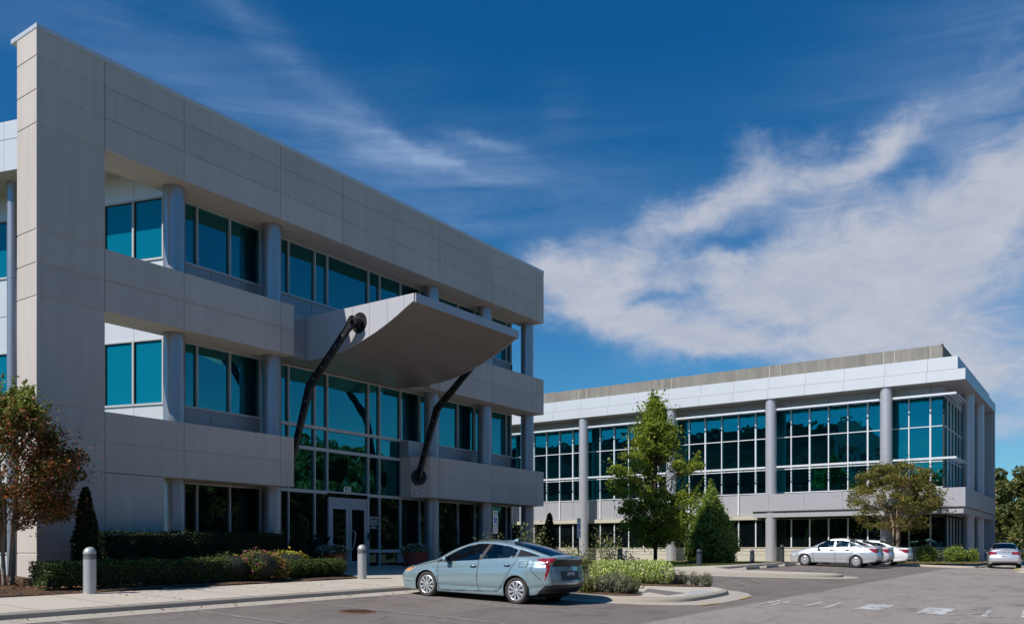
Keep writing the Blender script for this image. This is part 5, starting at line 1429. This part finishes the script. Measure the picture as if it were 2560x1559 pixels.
    o = mesh_of('body', np.concatenate([F[sel], fl_(F[sel])]), np.concatenate([gap[sel], gap[sel]]), T)
    for i, nm in enumerate(names):
        if i == 0: continue
        sel = keep & (cls == i)
        if not sel.any(): continue
        base = nm.split(':')[0]
        if base in ('windscreen', 'rear_window', 'bumper', 'lower_trim', 'roof_panel'):
            mesh_of(base, np.concatenate([F[sel], fl_(F[sel])]), np.concatenate([gap[sel], gap[sel]]), T)
        else:
            mesh_of(base, F[sel], gap[sel], T); mesh_of(base, fl_(F[sel]), gap[sel], T)
    for col, flip, key in ((0, False, 'front_face'), (nc - 1, True, 'rear_face')):
        P, Q = cap(col, flip); c = P[Q].mean(1)
        cc = np.zeros(len(Q), int); nn = ['bumper_face']
        for nm, fn in S[key]:
            m = fn(c[:, 0], c[:, 2])
            if m.any(): nn.append(nm); cc[m] = len(nn) - 1
        mm = {'bumper_face': paint, 'number_plate': M['plate'], 'badge': M['chrome'], 'grille': M['trim'], 'rear_window': M['carglass'], 'black_panel': M['trim'], 'tail_light': M['taillight'], 'headlight': M['lamp'], 'lower_trim': M['trim'], 'plate_recess': M['shutline'], 'chrome_strip': M['chrome']}
        for i, nm in enumerate(nn):
            q = Q[cc == i]
            if not len(q): continue
            u = np.unique(q); rm = -np.ones(len(P), int); rm[u] = np.arange(len(u))
            np_mesh('tailgate' if (flip and nm == 'bumper_face') else nm, P[u], rm[q], mm.get(nm, paint), T, True)
    # arch liners and underbody
    mb = MB()
    for a in ax:
        for sx in (-1, 1):
            xo = float(np.interp(a, st, wm)) - .02; n = 22; vs = []; 
            for k in range(n + 1):
                t = -PI * .12 + PI * 1.24 * k / n; y = S['yoff'] - (a + (ra + .004) * math.cos(t)); z = wz_ + (ra + .004) * math.sin(t)
                vs += [(sx * xo, y, z), (sx * (xo - .34), y, z)]
            mb.add(vs, [(2 * k, 2 * k + 1, 2 * k + 3, 2 * k + 2) for k in range(n)])
            cx = sx * (xo - .34); vs = [(cx, S['yoff'] - (a + (ra + .004) * math.cos(-PI * .12 + PI * 1.24 * k / n)), wz_ + (ra + .004) * math.sin(-PI * .12 + PI * 1.24 * k / n)) for k in range(n + 1)]
            mb.add(vs, [tuple(range(n + 1))])
    zf = S['zbot'][len(S['zbot']) // 2][1]
    mb.box(-.62, .62, S['yoff'] - L + .35, S['yoff'] - .3, zf - .0, zf + .05)
    mb.build('wheel_arch_liner', M['black'], T)
    # wheels
    rw = S['wr']; tw = .20
    for a in ax:
        for sx in (-1, 1):
            xo = float(np.interp(a, st, wm)) - .015
            w = empty('wheel', (sx * (xo - tw / 2), S['yoff'] - a, rw)); w.parent = T
            w.rotation_euler = (S.get('wrot', .3) * (1 + a), 0, 0)
            m = MB(); rr = S['rim']; h = tw / 2
            m.lathe([(rr, -h * .8), (rr + .02, -h), (rw - .03, -h * .98), (rw - .006, -h * .75), (rw, -h * .4), (rw, h * .4), (rw - .006, h * .75), (rw - .03, h * .98), (rr + .02, h), (rr, h * .8)], 40, axis='X'); m.build('tyre', M['tyre'], w, smooth=math.radians(50))
            m = MB(); d = sx; m.lathe([(rr + .004, d * h * .82), (rr - .012, d * h * .90), (rr - .026, d * h * .80), (rr - .03, d * h * .3)], 40, axis='X')
            ns_ = S['spokes']; 
            for k in range(ns_):
                t = 2 * PI * (k + .5) / ns_ if not S.get('pair') else (2 * PI * (k // 2) / (ns_ / 2) + (1 if k % 2 else -1) * .30)
                wi, wo = S['spw']
                ri, ro = .05, rr - .018
                c, s = math.cos(t), math.sin(t)
                def pt(r, w_, x): return (x, r * c - w_ * s, r * s + w_ * c)
                x1 = d * h * .88; x2 = d * h * .66; xm = d * h * .93
                vs = [pt(ri, -wi, x1), pt(ri, wi, x1), pt(ro, wo, x1), pt(ro, -wo, x1), pt(ri, -wi, x2), pt(ri, wi, x2), pt(ro, wo, x2), pt(ro, -wo, x2), pt((ri + ro) / 2, 0, xm)]
                m.add(vs, [(0, 1, 8), (1, 2, 8), (2, 3, 8), (3, 0, 8), (0, 1, 5, 4), (1, 2, 6, 5), (2, 3, 7, 6), (3, 0, 4, 7)])
            m.lathe([(0, d * h * .98), (.03, d * h * .97), (.055, d * h * .88), (.055, d * h * .6)], 20, axis='X'); m.build('rim', M['rim'], w, smooth=math.radians(40))
            m = MB(); m.lathe([(0, d * h * .35), (rr - .01, d * h * .35)], 30, axis='X'); m.build('wheel_backing', M['black'], w)  # plain black backing that closes the wheel behind the spokes
    # cabin: seats with headrests, dashboard, steering wheel
    zs_ = S.get('seatz', .30); k_ = S['L'] / 4.54
    for sx, ss, nm in ((-1, 2.12, 'seat'), (1, 2.12, 'seat'), (-1, 3.0, 'rear_seat'), (1, 3.0, 'rear_seat')):
        ss *= k_; y = S['yoff'] - ss; m = MB()
        m.extrude_profile([(y + .45, zs_ + .05), (y + .45, zs_ + .17), (y - .02, zs_ + .14), (y - .17, zs_ + .62), (y - .27, zs_ + .62), (y - .16, zs_ + .05)], sx * .37 - .24, sx * .37 + .24)
        m.extrude_profile([(y - .17, zs_ + .66), (y - .19, zs_ + .80), (y - .26, zs_ + .80), (y - .27, zs_ + .66)], sx * .37 - .12, sx * .37 + .12)
        m.build(nm, M['seat'], T, bevel=.03)
    m = MB(); y = S['yoff'] - 1.42 * k_; m.extrude_profile([(y + .35, .62), (y + .35, .86), (y, .88), (y - .12, .80), (y - .12, .62)], -.66, .66); m.build('dashboard', M['trim'], T)
    m = MB(); y = S['yoff'] - 1.68 * k_; m.tube([(-.37 + .17 * math.cos(a_), y - .05 * math.sin(a_), .82 + .16 * math.sin(a_)) for a_ in np.linspace(0, 2 * PI, 25)], .014, 6); m.build('steering_wheel', M['trim'], T)
    m = MB(); m.box(-.64, .64, S['yoff'] - 3.5 * k_, S['yoff'] - 1.3 * k_, .24, .30); m.build('cabin_floor', M['trim'], T)
    # mirrors, handles, aerial, plate text
    for sx in (-1, 1):
        ms, mz = S['mirror']; xo = float(np.interp(ms, st, wb_))
        m = MB(); y = S['yoff'] - ms
        m.lathe([(0, -.055), (.05, -.05), (.085, -.02), (.09, .03), (.075, .075), (0, .08)], 18, (0, 0, 0))
        q = MB(); q.v = [(sx * (xo + .14) + v[1] * 1.05, y + v[2] * .9, mz + v[0] * .78) for v in m.v]; q.f = m.f; q.m = m.m
        o = q.build('door_mirror', paint, T, smooth=True)
        p = MB(); p.box(sx * (xo + .14) - .075, sx * (xo + .14) + .075, y - .058, y - .048, mz - .055, mz + .055); p.build('mirror_glass', M['carglass'], o)
        p = MB(); p.box(min(sx * (xo - .03), sx * (xo + .08)), max(sx * (xo - .03), sx * (xo + .08)), y - .02, y + .03, mz - .085, mz - .045); p.build('mirror_foot', M['trim'], o)
        for hs, hz in S['handles']:
            xh = float(np.interp(hs, st, wm)) - .006
            h = MB(); h.tube([(sx * (xh - .025), S['yoff'] - hs + .10, hz), (sx * (xh + .018), S['yoff'] - hs + .07, hz + .002), (sx * (xh + .020), S['yoff'] - hs - .07, hz + .004), (sx * (xh - .025), S['yoff'] - hs - .10, hz + .002)], [.010, .014, .014, .010], 8); h.build('door_handle', S.get('handle_mat', paint), T, smooth=True)
            h = MB(); h.box(min(sx * (xh - .02), sx * (xh + .002)), max(sx * (xh - .02), sx * (xh + .002)), S['yoff'] - hs - .05, S['yoff'] - hs + .05, hz - .03, hz + .022); h.build('handle_recess', M['shutline'], T)
    if 'fin' in S:
        fs_, fz_ = S['fin']; y = S['yoff'] - fs_; m = MB()
        m.add([(-.022, y + .09, fz_), (.022, y + .09, fz_), (.03, y - .08, fz_ - .02), (-.03, y - .08, fz_ - .02), (0, y - .03, fz_ + .058), (0, y - .075, fz_ + .055)], [(0, 1, 4), (1, 2, 5, 4), (2, 3, 5), (3, 0, 4, 5)]); m.build('roof_fin', paint, T)
    if 'ptext' in S:
        px_, pz_, py_ = S['ptext']
        m = MB(); m.box(-.155, .155, -.008, .0, -.075, .075); pl = m.build('number_plate', M['plate'], T, bevel=.003)
        pl.location = (px_, S['yoff'] - py_, pz_)
        for k, xk in enumerate((-.11, -.075, -.04, -.005, .045, .08, .115)):
            m = MB(); m.box(xk - .011, xk + .011, -.010, -.0085, -.03, .028); m.box(xk - .005, xk + .004, -.0115, -.0101, -.012, .012)
            m.build('plate_character', M['plate_ink'], pl)
        m = MB(); m.box(-.07, .07, -.010, -.0085, .045, .058); m.build('plate_state', M['taillight'], pl)
    if 'emblem' in S:
        ex, ez, ey = S['emblem']; m = MB(); y = S['yoff'] - ey
        def ring(rx, rz, cz=0):
            pts = [(ex + rx * math.cos(t), y - .006, ez + cz + rz * math.sin(t)) for t in np.linspace(0, 2 * PI, 25)]; m.tube(pts, .005, 5)
        ring(.062, .042); ring(.022, .040); ring(.044, .018, .018); m.build('emblem', M['chrome'], T)
    return T

# hatchback traced from the photo: lengths measured against the 2.70 m wheelbase
HB = dict(L=4.54, wr=.315, axles=(.95, 3.65), arch=.355, rim=.226, spokes=10, pair=True, spw=(.012, .036), yoff=2.30, nose=.30, tail=.16, crease=.016, capcurve=.10,
    zbot=[(0, .20), (.4, .17), (.9, .17), (1.4, .165), (3.2, .18), (3.9, .22), (4.3, .27), (4.54, .32)],
    wmax=[(0, .70), (.3, .80), (.6, .86), (.95, .875), (2.0, .868), (3.0, .872), (3.65, .880), (4.1, .86), (4.4, .81), (4.54, .77)],
    zbelt=[(0, .60), (.25, .68), (.5, .745), (.8, .80), (1.15, .86), (1.8, .91), (2.5, .965), (3.1, 1.02), (3.6, 1.075), (4.1, 1.105), (4.54, 1.10)],
    wbelt=[(0, .60), (.3, .68), (.7, .76), (1.15, .79), (2.0, .80), (3.0, .80), (3.65, .77), (4.1, .70), (4.54, .66)],
    zrail=[(0, .62), (.25, .71), (.5, .785), (.8, .85), (1.1, .92), (1.3, 1.02), (1.6, 1.175), (1.9, 1.285), (2.2, 1.355), (2.5, 1.385), (2.75, 1.385), (3.0, 1.365), (3.3, 1.315), (3.6, 1.255), (3.9, 1.19), (4.2, 1.125), (4.54, 1.105)],
    wrail=[(0, .50), (.5, .60), (.9, .66), (1.2, .66), (1.6, .60), (2.0, .57), (2.6, .56), (3.2, .56), (3.7, .56), (4.2, .57), (4.54, .58)],
    ztop=[(0, .64), (.25, .745), (.5, .83), (.8, .905), (1.05, .965), (1.3, 1.085), (1.6, 1.235), (1.9, 1.355), (2.2, 1.435), (2.5, 1.468), (2.8, 1.47), (3.1, 1.455), (3.4, 1.42), (3.7, 1.365), (4.0, 1.29), (4.25, 1.21), (4.42, 1.14), (4.54, 1.11)],
    front=[(.15, .12), (.30, .02), (.45, .0), (.60, .03), (.75, .14), (1.2, .2)], rear=[(.15, -.20), (.32, -.14), (.42, -.02), (.55, .0), (.75, -.04), (.93, -.07), (1.0, -.02), (1.09, .02), (1.2, .0)],
    side_parts=[('door', [(1.36, .20), (2.555, .25), (2.52, .50), (2.52, .98), (1.28, .89)]), ('door', [(2.555, .25), (3.12, .28), (3.24, .42), (3.47, .79), (3.64, 1.07), (2.54, .985), (2.52, .5)]),
                ('side_window', [(1.20, .875), (2.50, .985), (2.66, 1.372), (2.35, 1.36), (2.0, 1.285), (1.73, 1.175), (1.49, 1.045), (1.28, .93)]), ('side_window', [(2.60, .995), (3.53, 1.085), (3.50, 1.262), (3.25, 1.325), (2.95, 1.362), (2.76, 1.372)]),
                ('black_pillar', [(3.57, 1.095), (4.44, 1.155), (4.28, 1.175), (3.9, 1.212), (3.56, 1.262)]), ('black_pillar', [(1.16, .868), (1.34, .885), (1.34, .985), (1.28, .945)]), ('black_pillar', [(2.50, .985), (2.60, .995), (2.76, 1.372), (2.66, 1.372)]),
                ('tail_light', [(4.10, 1.055), (4.30, 1.09), (4.60, 1.10), (4.60, 1.0), (4.455, .985), (4.475, .84), (4.455, .70), (4.40, .56), (4.40, .70), (4.425, .84), (4.37, .985)]),
                ('headlight', [(.16, .58), (.30, .70), (.62, .785), (.50, .70), (.36, .63)]), ('indicator', [(.14, .62), (.22, .68), (.40, .735), (.42, .70), (.30, .64), (.20, .60)])],
    top_parts=[('windscreen', lambda s, x, z: (s > 1.12 + .10 * (x / .6) ** 2) & (s < 1.98 - .05 * (x / .6) ** 2) & (x < .60 - .05 * (s - 1.1)) & (z > .90)),
               ('rear_window', lambda s, x, z: (s > 3.12 + .22 * (x / .5) ** 2) & (s < 4.36) & (x < .50) & (z > 1.1))],
    gaps=[[(1.36, .20), (1.30, .55), (1.28, .89)], [(1.36, .20), (2.56, .25), (3.12, .28)], [(2.56, .25), (2.52, .50), (2.52, .98)], [(3.12, .28), (3.24, .42), (3.47, .79), (3.62, 1.04)], [(3.71, .86), (3.71, .985), (3.93, 1.01), (3.93, .89), (3.71, .86)], [(4.30, .60), (4.05, .80), (4.06, 1.02)]],
    lower=[[(3.98, .0), (4.60, .0), (4.62, .50), (4.38, .47), (4.18, .26)]],
    front_face=[('lower_trim', lambda x, z: (z < .36) & (np.abs(x) < .55)), ('grille', lambda x, z: (z > .50) & (z < .56) & (np.abs(x) < .35))],
    rear_face=[('lower_trim', lambda x, z: (z < .50)), ('black_panel', lambda x, z: (z > .90) & (z < 1.075) & (np.abs(x) < .62)), ('tail_light', lambda x, z: (z > .93) & (z < 1.08) & (x >= .62)), ('tail_light', lambda x, z: (z > .93) & (z < 1.08) & (-x >= .62)), ('plate_recess', lambda x, z: (z > .60) & (z < .80) & (np.abs(x) < .40) & (z > .6 + .0)), ('tail_light2', lambda x, z: (z > 5))],
    mirror=(1.62, .965), handles=[(2.38, .835), (3.37, .905)], fin=(3.02, 1.455), ptext=(0, .70, 4.60), emblem=(0, .865, 4.585))
SP = 2.30
mid = (16.42 + .865, (14.06 + 11.35) / 2)
zg = (-1.13 - 1.23) / 2
pitch = math.atan2(-1.13 + 1.23, 2.71)
make_car('hatchback_car', 'pale teal five-door hatchback parked nose-in at the kerb in the foreground', HB, M['paint_teal'], (mid[0], mid[1], zg), 0, (pitch, 0), fine=1.15)

def sedan(L, h, **kw):
    k = L / 4.5; v = h / 1.5
    S_ = dict(L=L, wr=.31, axles=(.82 * k, (.82 + 2.62) * k), arch=.345, rim=.20, spokes=kw.get('spokes', 9), spw=kw.get('spw', (.010, .045)), yoff=(.82 + 1.31) * k, nose=.26, tail=.16, capcurve=.08,
        zbot=[(0, .22), (.5, .19), (2.2, .19), (3.6, .21), (L, .32)],
        wmax=[(0, .68), (.3, .80), (.7, .845), (2.2, .85), (3.6, .85), (4.1 * k, .82), (L, .74)],
        zbelt=[(0, .62 * v), (.3, .74 * v), (.8, .86 * v), (1.2, .92 * v), (2.4, .96 * v), (3.4 * k, 1.00 * v), (3.9 * k, 1.03 * v), (L, 1.02 * v)],
        wbelt=[(0, .60), (.4, .70), (1.2, .775), (2.4, .785), (3.4, .77), (4.0, .72), (L, .66)],
        zrail=[(0, .64 * v), (.3, .77 * v), (.8, .90 * v), (1.1, .96 * v), (1.4, 1.10 * v), (1.75, 1.28 * v), (2.1, 1.38 * v), (2.6, 1.405 * v), (3.0 * k, 1.36 * v), (3.4 * k, 1.22 * v), (3.75 * k, 1.07 * v), (4.0 * k, 1.045 * v), (L, 1.03 * v)],
        wrail=[(0, .50), (.6, .62), (1.1, .66), (1.6, .59), (2.1, .555), (3.0, .55), (3.5, .60), (3.9, .64), (L, .60)],
        ztop=[(0, .66 * v), (.3, .80 * v), (.7, .92 * v), (1.05, 1.0 * v), (1.4, 1.16 * v), (1.75, 1.34 * v), (2.1, 1.455 * v), (2.55, 1.5 * v), (2.95 * k, 1.475 * v), (3.3 * k, 1.37 * v), (3.6 * k, 1.22 * v), (3.82 * k, 1.11 * v), (4.0 * k, 1.085 * v), (4.35 * k, 1.085 * v), (L, 1.05 * v)],
        front=[(.15, .12), (.30, .02), (.5, .0), (.70, .08), (.9, .18)], rear=[(.15, -.22), (.32, -.12), (.45, 0), (.60, .0), (.8, -.05), (1.0, -.06), (1.1, -.02)],
        side_parts=[('door', [(1.28, .22), (2.36, .22), (2.34, .95 * v), (1.22, .91 * v)]), ('door', [(2.38, .22), (2.98 * k, .24), (3.12 * k, .6), (3.36 * k, .97 * v), (2.36, .95 * v)]),
                    ('side_window', [(1.30, .955 * v), (2.28, .985 * v), (2.30, 1.375 * v), (2.05, 1.355 * v), (1.78, 1.27 * v), (1.5, 1.12 * v)]), ('side_window', [(2.36, .99 * v), (3.20 * k, 1.035 * v), (3.40 * k, 1.12 * v), (3.2 * k, 1.25 * v), (2.95 * k, 1.335 * v), (2.36, 1.38 * v)]),
                    ('tail_light', [(3.93 * k, .985 * v), (4.2 * k, .99 * v), (L + .1, .99 * v), (L + .1, .78 * v), (4.36 * k, .76 * v), (4.18 * k, .86 * v)]), ('headlight', [(.10, .62 * v), (.30, .76 * v), (.60, .83 * v), (.5, .70 * v), (.3, .62 * v)])],
        top_parts=[('windscreen', lambda s, x, z: (s > 1.12) & (s < 2.02) & (x < .58) & (z > .99 * v)), ('rear_window', lambda s, x, z: (s > 3.02 * k) & (s < 3.70 * k) & (x < .56 + .05 * (s - 3)) & (z > 1.12 * v))],
        gaps=[[(1.28, .22), (1.22, .91 * v)], [(1.28, .22), (2.98 * k, .24)], [(2.37, .22), (2.35, .95 * v)], [(2.98 * k, .24), (3.12 * k, .6), (3.34 * k, .95 * v)]],
        lower=[[(1.2, .0), (3.2 * k, .0), (3.2 * k, .235), (1.2, .235)]] if kw.get('sill') else [],
        front_face=[('grille', lambda x, z: (z > .30) & (z < .58) & (np.abs(x) < .35))],
        rear_face=[('tail_light', lambda x, z: (z > kw.get('tl', (.78, .96))[0] * v) & (z < kw.get('tl', (.78, .96))[1] * v) & (x > kw.get('tx', .42))), ('tail_light', lambda x, z: (z > kw.get('tl', (.78, .96))[0] * v) & (z < kw.get('tl', (.78, .96))[1] * v) & (-x > kw.get('tx', .42))), ('lower_trim', lambda x, z: z < .36), ('chrome_strip', lambda x, z: (z > .915 * v) & (z < .945 * v) & (np.abs(x) < .40))],
        mirror=(1.50, .99 * v), handles=[(2.18, .86 * v), (3.0 * k, .89 * v)], handle_mat=M['trim'] if kw.get('dh') else None, ptext=(0, .70 * v, L + .065))
    if S_['handle_mat'] is None: del S_['handle_mat']
    return S_
def park(name, label, S, paint, x_mid, y_nose, rot=0.0):
    if rot: x_mid, y_nose = x_mid - math.sin(rot) * S['L'], y_nose + math.cos(rot) * S['L']
    dx, dy = -math.sin(rot), math.cos(rot)
    cx, cy = x_mid - dx * S['yoff'] , y_nose - dy * S['yoff']
    if rot == 0: cx = x_mid
    make_car(name, label, S, paint, (cx, cy, gz(cx, cy) + .0), rot, (.028 * math.cos(rot), 0), fine=.75)
park('sedan_car', 'silver four-door sedan nearest in the row before the far building', sedan(4.45, 1.50, spokes=11, spw=(.012, .040), dh=True), M['paint_silver'], 47.35, 14.35)
park('sedan_car', 'pale silver car mostly hidden between the silver sedan and the white sedan', sedan(4.4, 1.44, spokes=9), M['paint_pearl'], 50.05, 14.3)
park('sedan_car', 'white four-door sedan at the far end of the row, beside the bronze crape myrtle', sedan(4.75, 1.44, spokes=5, spw=(.03, .045), tl=(.74, .97), tx=.50), M['paint_cwhite'], 52.75, 14.2)
park('sedan_car', 'silver sedan seen from behind at the right edge by the far building corner', sedan(4.6, 1.47, spokes=9, tl=(.80, .96), tx=.38), M['paint_silver'], 55.3, 5.10, -PI / 2 + .10)

# ------------------------------------------------------------- camera / sky
YAW = math.radians(34.876)
cam = bpy.data.cameras.new('camera'); co = bpy.data.objects.new('camera', cam); COL.objects.link(co)
cam.sensor_width = 36; cam.lens = 2165.87 / 2560 * 36; cam.shift_y = (1376.5 - 779.5) / 2560
cam.clip_start = .1; cam.clip_end = 9000
co.location = (0, 0, 0); co.rotation_euler = (PI / 2, 0, YAW - PI / 2)
SC.camera = co

SV = Vector((-.94, .27, 1.0)).normalized()          # direction to the sun
sun = bpy.data.lights.new('sun', 'SUN'); so = bpy.data.objects.new('sun', sun); COL.objects.link(so)
sun.energy = 4.95; sun.angle = math.radians(.53); sun.color = (1.0, .96, .91)
so.rotation_euler = SV.to_track_quat('Z', 'Y').to_euler()

def build_world():
    w = bpy.data.worlds.new('World'); SC.world = w; w.use_nodes = True
    k = N.__new__(N); k.t = w.node_tree; k.t.nodes.clear()
    out = k.n('ShaderNodeOutputWorld'); bg = k.n('ShaderNodeBackground')
    sky = k.n('ShaderNodeTexSky'); sky.sky_type = 'NISHITA'; sky.sun_disc = False
    sky.sun_elevation = math.asin(SV.z)
    sky.sun_rotation = math.atan2(SV.x, SV.y)
    sky.air_density = 1.0; sky.dust_density = .25; sky.ozone_density = 2.2; sky.altitude = 100
    d = k.n('ShaderNodeTexCoord').outputs['Generated']
    x, y, z = k.sep(d)
    hyp = k.math('SQRT', k.math('ADD', k.math('MULTIPLY', x, x), k.math('MULTIPLY', y, y)))
    el = k.math('MULTIPLY', k.math('ARCTAN2', z, hyp), 180 / PI)
    c, s = math.cos(YAW), math.sin(YAW)
    fw = k.math('ADD', k.math('MULTIPLY', x, c), k.math('MULTIPLY', y, s))
    rt = k.math('SUBTRACT', k.math('MULTIPLY', x, s), k.math('MULTIPLY', y, c))
    az = k.math('MULTIPLY', k.math('ARCTAN2', rt, fw), 180 / PI)       # compass degrees, clockwise from the north-east axis
    # deepen the blue the way a polarised autumn sky looks
    tf = k.math('DIVIDE', k.math('SUBTRACT', el, 4.0), 26.0, clamp=True)
    skyc = k.mix(1.0, sky.outputs[0], k.mix(k.math('POWER', tf, .7), SKYLOW, SKYHIGH), 'MULTIPLY')
    # thin veil brightening toward the horizon
    def pxy(px, py):
        a = math.degrees(math.atan((px - 1280) / 2165.9)); e = math.degrees(math.atan((1376.5 - py) / math.hypot(2165.9, px - 1280)))
        return a, e
    # warped coordinates
    cmb = k.n('ShaderNodeCombineXYZ'); k.l(az, cmb.inputs[0]); k.l(el, cmb.inputs[1])
    P = cmb.outputs[0]
    nw = k.n('ShaderNodeTexNoise'); nw.inputs['Scale'].default_value = .20; nw.inputs['Detail'].default_value = 7; nw.inputs['Roughness'].default_value = .6; k.l(P, nw.inputs['Vector'])
    off = k.n('ShaderNodeVectorMath', operation='SUBTRACT'); k.l(nw.outputs[1], off.inputs[0]); off.inputs[1].default_value = (.5, .5, .5)
    sc = k.n('ShaderNodeVectorMath', operation='SCALE'); k.l(off.outputs[0], sc.inputs[0]); sc.inputs[3].default_value = 3.2
    ad = k.n('ShaderNodeVectorMath', operation='ADD'); k.l(P, ad.inputs[0]); k.l(sc.outputs[0], ad.inputs[1])
    WX, WY, _ = k.sep(ad.outputs[0])
    def blob(px, py, ra, re, rot=0.0, amp=1.0):
        a, e = pxy(px, py); r = math.radians(rot); cr, sr = math.cos(r), math.sin(r)
        dx = k.math('SUBTRACT', WX, a); dy = k.math('SUBTRACT', WY, e)
        u = k.math('DIVIDE', k.math('ADD', k.math('MULTIPLY', dx, cr), k.math('MULTIPLY', dy, sr)), ra)
        v = k.math('DIVIDE', k.math('SUBTRACT', k.math('MULTIPLY', dy, cr), k.math('MULTIPLY', dx, sr)), re)
        q = k.math('ADD', k.math('MULTIPLY', u, u), k.math('MULTIPLY', v, v))
        return k.math('MULTIPLY', k.math('POWER', 2.718, k.math('MULTIPLY', q, -1.0)), amp)
    def total(lst):
        t = None
        for b in lst:
            v = blob(*b); t = v if t is None else k.math('ADD', t, v)
        return t
    thick = total(CLOUDS)
    wisp = total(WISPS)
    n1 = k.noise(k.map(P, (.10, .22, 1), rot=(0, 0, .25)), 1.0, 9, .62, .6)
    n2 = k.noise(k.map(P, (.05, .40, 1), rot=(0, 0, .45)), 1.0, 9, .6, .8)
    n3 = k.noise(k.map(P, (.30, .60, 1), rot=(0, 0, .3)), 1.0, 10, .66, 1.0)
    gate = k.math('MULTIPLY', thick, 3.0, clamp=True)
    dn = k.math('MULTIPLY', k.math('ADD', thick, k.math('MULTIPLY', gate, k.math('SUBTRACT', k.math('ADD', k.math('MULTIPLY', n1, 1.44), k.math('MULTIPLY', n3, .96)), 1.15))), 1.0)
    ramp = k.n('ShaderNodeMapRange', interpolation_type='SMOOTHSTEP'); k.l(dn, ramp.inputs[0])
    for i, v in ((1, .02), (2, 1.5), (3, 0.0), (4, 1.0)): ramp.inputs[i].default_value = v
    dens = ramp.outputs[0]
    w2 = k.math('MULTIPLY', wisp, k.math('MULTIPLY', k.math('SUBTRACT', n2, .30), 2.2, clamp=True))
    w2 = k.math('MULTIPLY', w2, .55, clamp=True)
    # cloud colour: brighter cores, bluish thin parts
    cc = k.mix(k.ramp(k.math('ADD', k.math('MULTIPLY', n3, .5), k.math('MULTIPLY', n1, .5)), [(.38, 0.0), (.62, 1.0)]), CL_A, CL_B)
    cc = k.mix(dens, (CL_A[0] * .75, CL_A[1] * .9, CL_A[2] * 1.05), cc)
    col = k.mix(k.math('MULTIPLY', w2, 1.0), skyc, WISPC)
    col = k.mix(k.math('MULTIPLY', dens, .93), col, cc)
    k.l(col, bg.inputs[0]); bg.inputs[1].default_value = SKYSTR
    k.l(bg.outputs[0], out.inputs[0])
SKYSTR = .094
SKYLOW = (.40, .80, .98); SKYHIGH = (.06, .62, 1.02)
CL_A = (4.6, 5.1, 6.3); CL_B = (5.9, 6.1, 6.9); WISPC = (2.6, 3.9, 6.3)
# (px, py, radius az deg, radius el deg, rotation, amplitude); anchor points of the banks of cloud
CLOUDS = [(1575, 670, 4.4, 2.5, 8, 1.15), (1420, 720, 3.2, 1.7, -25, .85), (1620, 815, 6.0, 1.2, -17, 1.0), (1800, 860, 3.2, .8, -10, .8), (1370, 690, 1.8, 1.0, -10, .5),
          (1800, 640, 1.9, 1.7, -30, .75), (1900, 740, 5.5, 1.9, 8, 1.0), (1740, 520, 3.4, 1.0, 15, .85), (1950, 450, 4.0, 1.7, 8, 1.0), (1880, 360, 1.6, 1.3, -30, .5), (2150, 400, 2.2, .9, 15, .85),
          (2080, 560, 6.0, 1.9, 12, .95), (2330, 600, 7.0, 2.6, 18, 1.0), (2500, 450, 4.0, 2.4, 30, .85), (2150, 700, 7.0, 1.8, 2, .95), (2420, 720, 7.0, 2.0, 8, .6),
          (1800, 590, 3.0, .6, -5, -.65), (2040, 632, 1.8, .5, 8, -.4), (2270, 420, 2.8, 1.1, -20, -.35), (1650, 745, 2.8, .4, 12, -.35),
          (2420, 270, 5.0, 1.6, 22, .55), (2240, 340, 2.4, 1.0, 35, .5), (2520, 120, 3.0, 2.0, 0, .3), (2450, 860, 9, 2.6, 0, .65), (2250, 830, 6, 1.0, 3, .4), (2520, 1010, 7.0, 3.4, 0, .55), (2300, 960, 8.0, 2.6, 0, .5), (2000, 840, 9, 1.6, 4, .4)]
WISPS = [(900, 340, 5, .9, -12, 1.0), (1050, 375, 4.2, .45, -22, 1.5), (1200, 358, 3.0, .35, -12, 1.3), (1200, 430, 8, 2.8, -18, .75), (1330, 480, 4.5, 2.0, -18, .7), (350, 110, 13, 1.6, -26, .7), (650, 90, 9, .9, -30, .75), (1160, 540, 3.0, .8, -10, .8),
         (1050, 480, 5, 1.8, -18, .7), (1400, 300, 1.6, 1.6, 20, .5), (1650, 620, 5, 2.5, 10, .45), (700, 260, 7, 1.8, -28, .5), (60, 60, 8, 2, -20, .5), (1500, 420, 6, 3, 0, .3), (2350, 250, 9, 5, 20, .9)]
build_world()
SC.render.engine = 'CYCLES'
SC.view_settings.view_transform = 'Standard'; SC.view_settings.look = 'None'; SC.view_settings.exposure = 0; SC.view_settings.gamma = 1
SC.cycles.use_denoising = True
SC.cycles.max_bounces = 8
